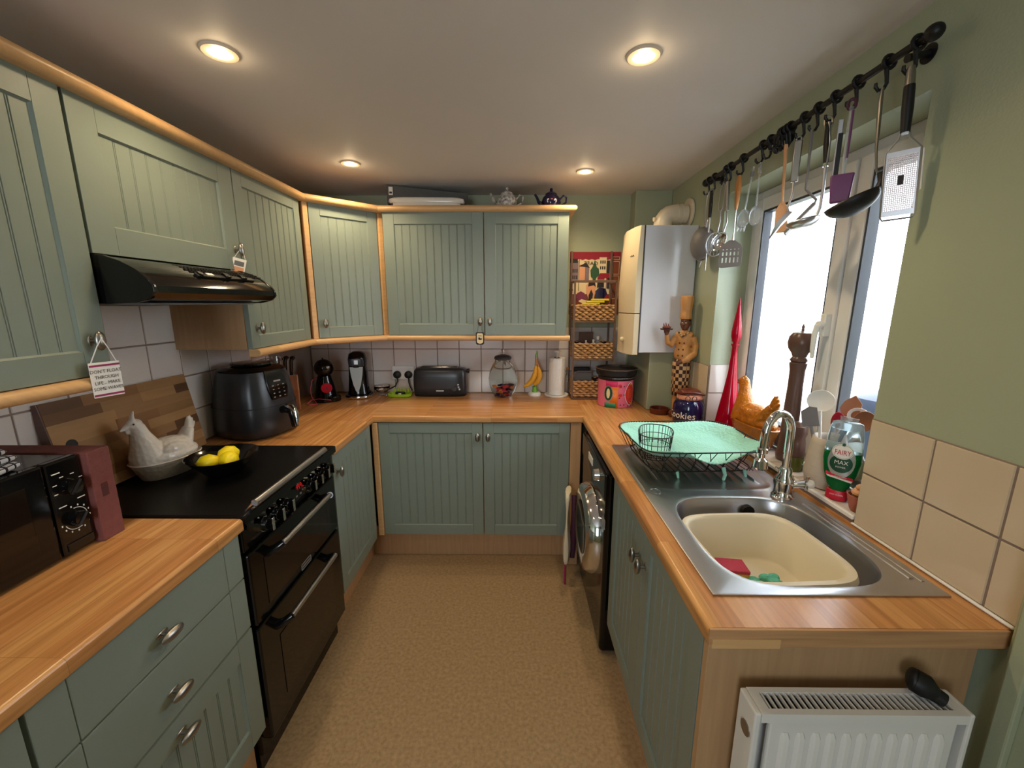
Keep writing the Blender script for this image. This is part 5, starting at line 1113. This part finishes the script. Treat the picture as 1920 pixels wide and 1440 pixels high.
# ================= RAIL AND HANGING UTENSILS =================
t=thing('utensil_rail','black iron rail with hooks above the window','rail',(.892,1.5,2.068))
MB().tube([(0,-.49,.010),(0,.54,-.004)],.0085,14).build('bar','iron',t)
for s in (-.497,.555): MB().ell((0,s,.010 if s<0 else -.004),(.017,.019,.017),16,10).build('finial','iron',t)
for y_ in (-.44,.03,.50):
    b=MB(); b.tube([(.046,y_,.0),(.02,y_,-.004),(0,y_,-.010)],[.009,.007,.009],10); b.cyl((.046,y_,0),(.0478,y_,0),.020,n=20); b.build('wall_bracket','iron',t)
hooks=[(2.02,0),(1.966,0),(1.863,0),(1.829,0),(1.735,0),(1.607,0),(1.56,1),(1.505,1),(1.495,1),(1.475,1),(1.458,0),(1.393,0),(1.335,0),(1.27,0),(1.196,0),(1.108,0),(1.036,0)]
for y_,ex in hooks:
    yy=y_-1.5; z0=.0035-.0135*(yy+.0)/1.0*1.0
    b=MB(); z0=.003-.0136*yy
    b.tube([(.014*math.sin(a),yy,z0+.014*math.cos(a)) for a in [2*PI*i/14 for i in range(14)]],.0045,8,closed=True)
    b.tube([(-.004,yy,z0-.016),(-.001,yy,z0-.030),(.003,yy+.002,z0-.045),(-.002,yy+.003,z0-.057),(-.013,yy+.004,z0-.060),(-.021,yy+.004,z0-.052),(-.021,yy+.004,z0-.044)],[.005,.0042,.004,.004,.004,.004,.0035],8)
    b.build('hook','iron',t)
b=MB(); RS=random.Random(6)
HX=.880
def hang(name,label,y,z,rz=-35,cat='utensil',x=HX,ry=0,rx=0):
    if y<1.48: ry-=.06
    return thing(name,label,cat,(x,y,z),math.radians(rz),None,rx,ry)
def loopw(k,w,h,r,m,nm='handle_loop',z0=0):  # elongated wire loop
    pts=[(w*math.sin(2*PI*i/20),0,z0-h/2+h/2*math.copysign(abs(math.cos(2*PI*i/20))**.7,math.cos(2*PI*i/20))) for i in range(20)]
    return MB().tube(pts,r,7,closed=True).build(nm,m,k)
Z0=2.016
# 1 sieve
k=hang('sieve','round wire sieve hanging at the far end of the rail','' or 2.02,2.012,-75)
MB().tube([(0,0,0),(.004,0,-.08),(.010,0,-.15)],[.0022,.0022,.003],8).build('handle','steel',k)
b=MB(); rings=[]; n=28
for q in range(8):
    a=PI/2*q/7; rings.append([(.008+.068*math.cos(2*PI*i/n)*math.cos(a)*1.0,-.046*math.sin(a),-.225+.076*math.sin(2*PI*i/n)*math.cos(a)) for i in range(n)])
b.loft(rings,False,False); b.build('mesh_bowl','grey',k,solid=.0012); MB().tube([(.008+.070*math.cos(2*PI*i/28),0,-.225+.078*math.sin(2*PI*i/28)) for i in range(28)],.003,8,closed=True).build('rim','steel',k)
MB().tube([(.008,0,-.303),(.004,-.002,-.318),(-.003,-.002,-.330),(.004,0,-.335)],.002,7).build('rest_hook','steel',k)
# 2 black handled steel
k=hang('carving_steel','black-handled sharpening steel hanging beside the sieve',1.962,2.010,-30); loopw(k,.008,.022,.0025,'satin','hanging_eye',.004)
MB().tube([(0,0,-.012),(0,0,-.06),(0,0,-.118)],[.010,.0115,.010],12,flat=.7).build('handle','blackm',k); MB().tube([(0,0,-.118),(0,0,-.16),(0,0,-.35)],[.0065,.005,.004],10).build('rod','satin',k)
# 3 open loop handle
k=hang('whisk','slim steel wire-handled whisk hanging behind the black-handled steel',1.985,2.008,-40); loopw(k,.008,.13,.002,'steel'); MB().tube([(0,0,-.13),(0,0,-.155)],[.005,.004],8).build('ferrule','steel',k)
for q in range(4):
    a=q*PI/4; MB().tube([(0,0,-.155),(.016*math.cos(a),.016*math.sin(a),-.20),(.012*math.cos(a),.012*math.sin(a),-.235),(0,0,-.248),(-.012*math.cos(a),-.012*math.sin(a),-.235),(-.016*math.cos(a),-.016*math.sin(a),-.20),(0,0,-.155)],.0010,5).build('whisk_wire','steel',k)
# 4 serving spoons pair
k=hang('skimmer','steel skimmer with open-loop handle and oval wire ring',1.855,2.008,-35,ry=.04); loopw(k,.009,.110,.0024,'steel'); MB().tube([(0,0,-.11),(.004,0,-.15),(0,0,-.195)],[.0035,.0025,.0025],8).build('shaft','steel',k)
MB().tube([(.036*math.cos(2*PI*i/24)-.004,.0,-.245+.050*math.sin(2*PI*i/24)) for i in range(24)],.0025,7,closed=True).build('ring','steel',k)
b=MB(); 
for i in range(-2,3): b.tube([(i*.013-.004,0,-.245-.047*math.sqrt(1-(i*.013/.036)**2)),(i*.013-.004,.004,-.245),(i*.013-.004,0,-.245+.047*math.sqrt(1-(i*.013/.036)**2))],.0009,5)
b.build('ring_wires','steel',k)['kind']='stuff'
k=hang('serving_spoon','steel serving spoon with tube handle beside the skimmer',1.822,2.006,-35,ry=-.05); MB().tube([(0,0,0),(0,0,-.115)],.0085,12).build('handle','satin',k); MB().tube([(0,0,-.115),(.003,0,-.16),(-.010,0,-.200)],[.003,.0028,.0035],8).build('shaft','steel',k)
b=MB(); b.at((-.026,0,-.235),ry=.55); n=22
rg=[[(.026*math.cos(2*PI*i/n)*s,d,.042*math.sin(2*PI*i/n)*s) for i in range(n)] for s,d in ((1,0),(.75,.009),(.4,.014),(.05,.015))]
b.loft(rg,False,True); b.build('bowl','chrome',k,solid=.0012)
# 5 slotted turner with wooden handle
k=hang('slotted_turner','steel slotted turner with teardrop wooden handle',1.733,2.004,-33); 
MB().tube([(0,0,.008),(0,0,-.004)],.0035,8).build('hanging_loop','iron',k)
MB().tube([(0,0,.0),(0,0,-.015),(0,0,-.045),(0,0,-.085),(0,0,-.115),(0,0,-.128)],[.010,.016,.0195,.017,.011,.009],14,flat=.55).build('handle','olive',k)
MB().tube([(0,0,-.126),(0,.002,-.16),(0,.004,-.21),(0,.0,-.245)],[.008,.0065,.0065,.012],12,flat=.4).build('shaft','satin',k)
# blade with real slots: built from strips
b=MB(); 
def strip(x0,x1,z0,z1,sh=.0): b.add([(x0-sh*(z0),-.001,z0),(x1-sh*z0,-.001,z0),(x1-sh*z1,-.001,z1),(x0-sh*z1,-.001,z1),(x0-sh*z0,.001,z0),(x1-sh*z0,.001,z0),(x1-sh*z1,.001,z1),(x0-sh*z1,.001,z1)],[(0,1,2,3),(7,6,5,4),(0,4,5,1),(1,5,6,2),(2,6,7,3),(3,7,4,0)])
b.at((-.004,0,-.242)); W2=.042
b.prism([(-.010,0),(.010,0),(.034,-.018),(.040,-.030),(-.040,-.030),(-.034,-.018)],-.001,.001,'xz')
for z0,z1,n,sw in ((-.034,-.030,0,0),(-.038,-.034,5,.004),(-.046,-.038,0,0),(-.060,-.046,5,.005),(-.068,-.060,0,0),(-.088,-.068,5,.005),(-.096,-.088,0,0)):
    if n==0: strip(-W2,W2,z0,z1)
    else:
        xs=[-.028+i*.014 for i in range(n)]; e0=-W2
        for xq in xs: strip(e0,xq-sw/2,z0,z1); e0=xq+sw/2
        strip(e0,W2,z0,z1)
b.prism([(-W2,-.096),(W2,-.096),(W2-.004,-.104),(-W2+.012,-.108),(-W2+.002,-.104)],-.001,.001,'xz')
b.build('blade','greyp',k,smooth=False)
# 6-7 clear salad servers
for nm,yy,lab_,ry_ in (('salad_fork',1.635,'clear acrylic salad fork hanging at the far corner of the window',.10),('salad_spoon',1.592,'clear acrylic salad spoon hanging beside the matching fork',0)):
    k=hang(nm,lab_,yy,2.006,-35,ry=ry_); MB().tube([(0,0,0),(0,0,-.02),(0,0,-.15)],[.007,.0055,.0065],10,flat=.5).build('handle','clearp',k); MB().box(-.0065,.0065,-.004,.004,-.035,-.015).build('collar','satin' if nm=='salad_spoon' else 'greyp',k,bevel=.001)
    n=20; b=MB(); rg=[[(.022*math.cos(2*PI*i/n)*s,d,-.180+.034*math.sin(2*PI*i/n)*s) for i in range(n)] for s,d in ((1,0),(.7,.008),(.3,.011),(.03,.012))]; b.loft(rg,False,True); o=b.build('head','clearp',k,solid=.0022)
    if nm=='salad_fork':
        for q in (-1,0,1): MB().tube([(q*.010,.003,-.205),(q*.012,0,-.226)],[.004,.002],7).build('tine','clearp',k)
# 8 pale wooden/plastic spatula
k=hang('spatula','pale peach-coloured spatula hanging in front of the window',1.455,2.016,-35,ry=.01); MB().tube([(0,0,.0),(0,0,-.06),(0,0,-.185)],[.012,.0095,.006],12,flat=.5).build('handle','lightw',k)
MB().prism([(-.006,-.175),(.006,-.175),(.017,-.198),(.018,-.262),(.012,-.272),(-.012,-.272),(-.018,-.262),(-.017,-.198)],-.003,.003,'xz').build('blade','lightw',k,bevel=.002)
# 9 cake server
k=hang('cake_server','steel cake server with tube handle, blade seen edge-on',1.392,2.012,-35,ry=.06); loopw(k,.006,.012,.002,'steel','hanging_eye',.006); b=MB(); b.box(-.011,.011,-.005,.005,-.125,-.004); b.build('handle','satin',k,bevel=.003)
MB().tube([(0,0,-.125),(.0,0,-.16),(-.008,0,-.20),(-.004,0,-.215)],[.004,.003,.003,.004],8).build('shaft','steel',k); b=MB(); b.loft([[(-.006,-.012,-.212),(.008,-.012,-.216),(.008,.012,-.216),(-.006,.012,-.212)],[(-.032,-.020,-.245),(-.020,-.020,-.252),(-.020,.020,-.252),(-.032,.020,-.245)],[(-.050,-.002,-.292),(-.048,-.002,-.294),(-.048,.002,-.294),(-.050,.002,-.292)]]); b.build('blade','steel',k)
# 10 cranked dark turner
k=hang('cranked_turner','dark grey cranked turner with angled neck',1.338,2.016,-35); MB().tube([(0,0,0),(0,0,-.03),(-.003,0,-.10),(-.006,0,-.165)],[.008,.008,.0055,.005],10,flat=.6).build('handle','greyp',k)
MB().tube([(-.006,0,-.165),(.022,0,-.200),(.016,0,-.215)],[.005,.006,.006],10,flat=.6).build('neck','greyp',k); b=MB(); b.loft([[(.014,-.010,-.208),(.022,-.010,-.213),(.022,.010,-.213),(.014,.010,-.208)],[(-.055,-.030,-.285),(-.050,-.030,-.290),(-.050,.030,-.290),(-.055,.030,-.285)]]); b.build('blade','greyp',k)
# 11 steel ladle black handle
k=hang('ladle','steel ladle with black and steel handle in front of the window',1.272,2.020,-35); loopw(k,.009,.030,.0028,'satin','hanging_eye',.006)
MB().tube([(0,0,-.012),(0,0,-.03),(0,0,-.07),(0,0,-.120)],[.008,.011,.0125,.009],12,flat=.7).build('handle','blackm',k); MB().tube([(0,0,-.118),(0,0,-.126)],[.011,.010],12,flat=.7).build('collar','chrome',k); MB().tube([(.001,-.006,-.01),(.006,-.0075,-.06),(.001,-.006,-.118)],[.003,.004,.003],8).build('handle_inlay','steel',k)
MB().tube([(0,0,-.124),(-.002,0,-.19),(-.006,0,-.238),(-.012,0,-.255)],[.0048,.0045,.0045,.005],10).build('shaft','steel',k)
def bowlz(k,c,r,dep,m,nm='bowl',tilt=0):
    b=MB(); b.at(c,ry=tilt); n=26; rings=[[(r*math.cos(2*PI*i/n)*math.cos(a),r*.85*math.sin(2*PI*i/n)*math.cos(a),-dep*math.sin(a)) for i in range(n)] for a in [PI/2*q/7*.98 for q in range(8)]]; b.loft(rings,False,True); return b.build(nm,m,k,solid=.0014)
bowlz(k,(-.046,0,-.264),.042,.024,'steel',tilt=-.16)
# 12 black/steel peeler
k=hang('bottle_opener','steel and black channel-handled opener beside the purple scoop',1.222,1.998,-30,ry=.05); MB().box(-.006,.006,-.003,.003,-.165,0).build('steel_handle','steel',k,smooth=False,bevel=.0015); MB().box(-.003,.0075,-.005,-.0028,-.155,-.035).build('black_inlay','blackm',k,smooth=False,bevel=.001)
# 13 purple scoop
k=hang('silicone_scoop','purple silicone-headed scoop with purple and clear handle',1.192,2.024,-35,ry=.05); loopw(k,.008,.024,.004,'darkp','hanging_ring',.010)
MB().tube([(0,0,-.010),(0,0,-.09),(0,0,-.175)],[.010,.0105,.008],12,flat=.55).build('handle','clearp',k); MB().tube([(0.004,-.005,-.02),(0.004,-.006,-.08),(0.004,-.005,-.135)],[.006,.0068,.005],10,flat=.5).build('handle_inlay','purple',k)
b=MB(); b.loft([[(x*s,y*s2,z) for x,y in ((-.026,-.009),(.026,-.009),(.026,.009),(-.026,.009))] for s,s2,z in ((1,1,-.172),(1.0,1.1,-.178),(.8,1,-.245))]); b.build('scoop_head','purple',k,bevel=.004)
# 14 black ladle
k=hang('ladle','large black nylon ladle with long steel handle',1.104,2.018,-35); MB().tube([(.002,0,.0),(0,0,-.03),(0,0,-.08),(0,0,-.135),(.004,0,-.185),(.012,0,-.205)],[.006,.0095,.0085,.0055,.0045,.0045],12,flat=.55).build('handle','satin',k)
MB().tube([(.011,0,-.192),(.014,0,-.212),(.010,0,-.232)],[.009,.0085,.012],12,flat=.7).build('neck','blackm',k)
bowlz(k,(-.040,0,-.246),.058,.038,'blackm',tilt=-.36)
# 15 grater
k=hang('grater','flat steel hand grater with black handle nearest the camera',1.030,2.022,-38); b=MB(); b.tube([(0,0,.004),(0,0,-.012),(0,0,-.035)],[.011,.0135,.014],14,flat=.65); b.build('handle_top','satin',k); MB().tube([(0,0,-.034),(0,0,-.08),(0,0,-.132)],[.0145,.0155,.0125],14,flat=.7).build('handle','blackm',k)
MB().tube([(-.008,0,-.130),(-.010,0,-.142),(-.030,0,-.168),(-.030,0,-.31),(-.026,0,-.318),(.026,0,-.318),(.030,0,-.31),(.030,0,-.168),(.010,0,-.142),(.008,0,-.130)],.0022,7).build('wire_frame','steel',k)
G['gratem']=mat('perforated_steel',(190,180,182),.3,1)
b=MB(); x0,x1,z0,z1=-.026,.026,-.298,-.178; NXg,NZg=15,28; dx=(x1-x0)/NXg; dz=(z1-z0)/NZg
for i in range(NXg+1): b.box(x0+i*dx-.0010,x0+i*dx+.0010,-.0005,.0005,z0,z1)
for j in range(NZg+1): b.box(x0,x1,-.0006,.0006,z0+j*dz-.0011,z0+j*dz+.0011)
b.build('perforated_sheet','gratem',k,smooth=False)['kind']='stuff'
MB().box(-.029,.029,-.001,.001,-.178,-.168).box(-.029,.029,-.001,.001,-.31,-.298).box(-.029,-.026,-.001,.001,-.298,-.178).box(.026,.029,-.001,.001,-.298,-.178).build('sheet_border','steel',k,smooth=False)
MB().box(-.005,.005,-.0015,.0,-.242,-.222).build('maker_plate','ink',k,smooth=False)
MB().tube([(.034,.0,-.172),(.035,0,-.26)],.004,8,flat=.5).build('guard','white',k)
# bunch of small spare hooks/keys
k=hang('spare_hooks','cluster of spare black hooks bunched together on the rail',1.497,2.052,0,x=.884); 
b=MB(); RS=random.Random(11)
for i in range(7):
    o_=(RS.uniform(-.012,.010),RS.uniform(-.025,.025),RS.uniform(-.012,.010)); b.at(o_,rz=RS.uniform(0,3)); b.tube([(0,0,0),(.002,0,-.02),(-.004,0,-.032),(-.014,0,-.034),(-.018,0,-.024)],.004,7)
b.build('hook_cluster','iron',k)['kind']='stuff'
# ================= HANGING SIGNS =================
t=thing('hanging_sign','small white hanging sign with burgundy lines and lettering on the upper left cabinet knob','sign',(-1.034,1.000,1.418),math.radians(75))
b=MB(); b.box(-.032,.032,-.0,.003,-.140,-.052); pl=b.build('sign_plate','paper',t,smooth=False,bevel=.001)
for z in (-.060,-.134): MB().box(-.0315,.0315,-.0006,.0,z-.0025,z+.0025).build('burgundy_band','pinkline',pl,smooth=False)
for i,s in enumerate(("DON'T FLOAT",'THROUGH','LIFE... MAKE','SOME WAVES')): text(s,.0118,T((0,-.0008,-.075-i*.0145)),'ink',t,sx=.86)
for s in (-1,1): MB().tube([(s*.028,0.001,-.056),(s*.010,-.004,-.012),(0,-.007,.006)],.0012,6).build('string','paper',t)
t=thing('gift_tag','small pale printed tag hanging from the hood cabinet knob','tag',(-1.040,1.600,1.716),math.radians(55),rx=-.0); t.rotation_euler=(.12,.25,math.radians(38))
b=MB(); b.box(-.022,.022,-.0,.0016,-.112,-.040); b.build('tag_card','paper',t,smooth=False)
MB().box(-.018,.018,-.0004,.0,-.100,-.072).build('tag_picture','ppeach',t,smooth=False); MB().box(-.015,.016,-.0004,.0,-.068,-.050).build('tag_picture','grey',t,smooth=False)
for s in (-1,1): MB().tube([(s*.018,0.001,-.042),(0,-.004,.008)],.0009,6).build('string','paper',t)
t=thing('hanging_tag','black-framed cream shield-shaped tag on the back cabinet knob','tag',(-.208,2.366,1.406))
P8=[(-.021,-.06),(.021,-.06),(.024,-.068),(.024,-.125),(.018,-.132),(-.018,-.132),(-.024,-.125),(-.024,-.068)]
MB().prism(P8,0,.003,'xz').build('tag_frame','ink',t,smooth=False); P9=[(-.014,-.066),(.014,-.066),(.018,-.074),(.018,-.118),(.010,-.124),(0,-.128),(-.010,-.124),(-.018,-.118),(-.018,-.074)]
MB().prism(P9,-.0005,.0,'xz').build('tag_face','yelc2' if 'yelc2' in G else 'pcream',t,smooth=False)
MB().prism([(-.008,-.104),(.010,-.104),(.012,-.094),(.004,-.096),(-.004,-.088),(-.010,-.092)],-.001,-.0005,'xz').build('tag_motif','ink',t,smooth=False); MB().box(-.010,.010,-.001,-.0005,-.082,-.079).build('tag_line','ink',t,smooth=False)
for s in (-1,1): MB().tube([(s*.014,0.001,-.061),(s*.010,-.002,-.03),(0,-.004,-.002)],.0010,6).build('string','blackm',t)
# ================= ON TOP OF THE BACK CABINETS =================
ZT=2.0235
t=thing('storage_box','flat grey fabric storage box with white label on top of the wall cabinets','box',(-.735,2.465,ZT),math.radians(7))
b=MB(); b.loft([[(0,0,.045),(.46,0,.045),(.46,.155,.045),(0,.155,.045)],[(0,0,.146),(.46,0,.112),(.46,.155,.112),(0,.155,.146)]]); b.build('box_body','fabric',t,smooth=False,bevel=.003); MB().box(.03,.43,.02,.14,0,.045).build('box_base','fabric',t,smooth=False)
MB().box(.012,.034,-.0015,.0,.092,.136).build('label','paper',t,smooth=False); MB().box(.015,.030,-.002,-.0014,.100,.110).build('label_print','ink',t,smooth=False)
t=thing('tray','white ceramic tray upside down in front of the grey box on the cabinets','tray',(-.50,2.433,ZT),math.radians(2))
b=MB(); b.sell([(.205,.030,.036),(.212,.034,.044),(.208,.032,.058),(.190,.024,.066),(.15,.018,.067)],36,5); b.build('tray_shell','ceram',t); MB().sell([(.19,.028,0),(.19,.028,.0365)],24,5).build('tray_foot','ceram',t)
def teapot(label,loc,m,k=1.0,spout=-1,motif=None):
    t=thing('teapot',label,'teapot',loc,0,None); b=MB(); b.lathe([(.028*k,0),(.030*k,.004),(.046*k,.022*k),(.052*k,.045*k),(.044*k,.070*k),(.030*k,.082*k)],32); b.build('pot_body',m,t)
    b=MB(); b.lathe([(.032*k,.080*k),(.030*k,.088*k),(.016*k,.098*k),(.005*k,.101*k),(.009*k,.108*k),(.006*k,.115*k),(0,.117*k)],26); b.build('lid',m,t)
    MB().tube([(spout*.045*k,0,.035*k),(spout*.065*k,0,.048*k),(spout*.074*k,0,.070*k),(spout*.086*k,0,.086*k)],[.013*k,.009*k,.007*k,.006*k],12).build('spout',m,t)
    MB().tube([(-spout*.046*k,0,.060*k),(-spout*.064*k,0,.080*k),(-spout*.080*k,0,.070*k),(-spout*.078*k,0,.045*k),(-spout*.048*k,0,.028*k)],.0048*k,10).build('pot_handle',m,t)
    if motif:
        for q in (-1,0,1):
            a=q*.35; MB().ell((.046*k*math.sin(a),-.047*k*math.cos(a),.046*k),(.011,.004,.013),12,8).build('painted_flower','paper' if q else 'pink',t)
    return t
teapot('white teapot with dark floral pattern on top of the back cabinets',(-.050,2.465,ZT),'blueflor',1.12)
teapot('dark navy teapot with painted pink flowers on top of the back cabinets',(.200,2.465,ZT),'navy',1.08,-1,True)
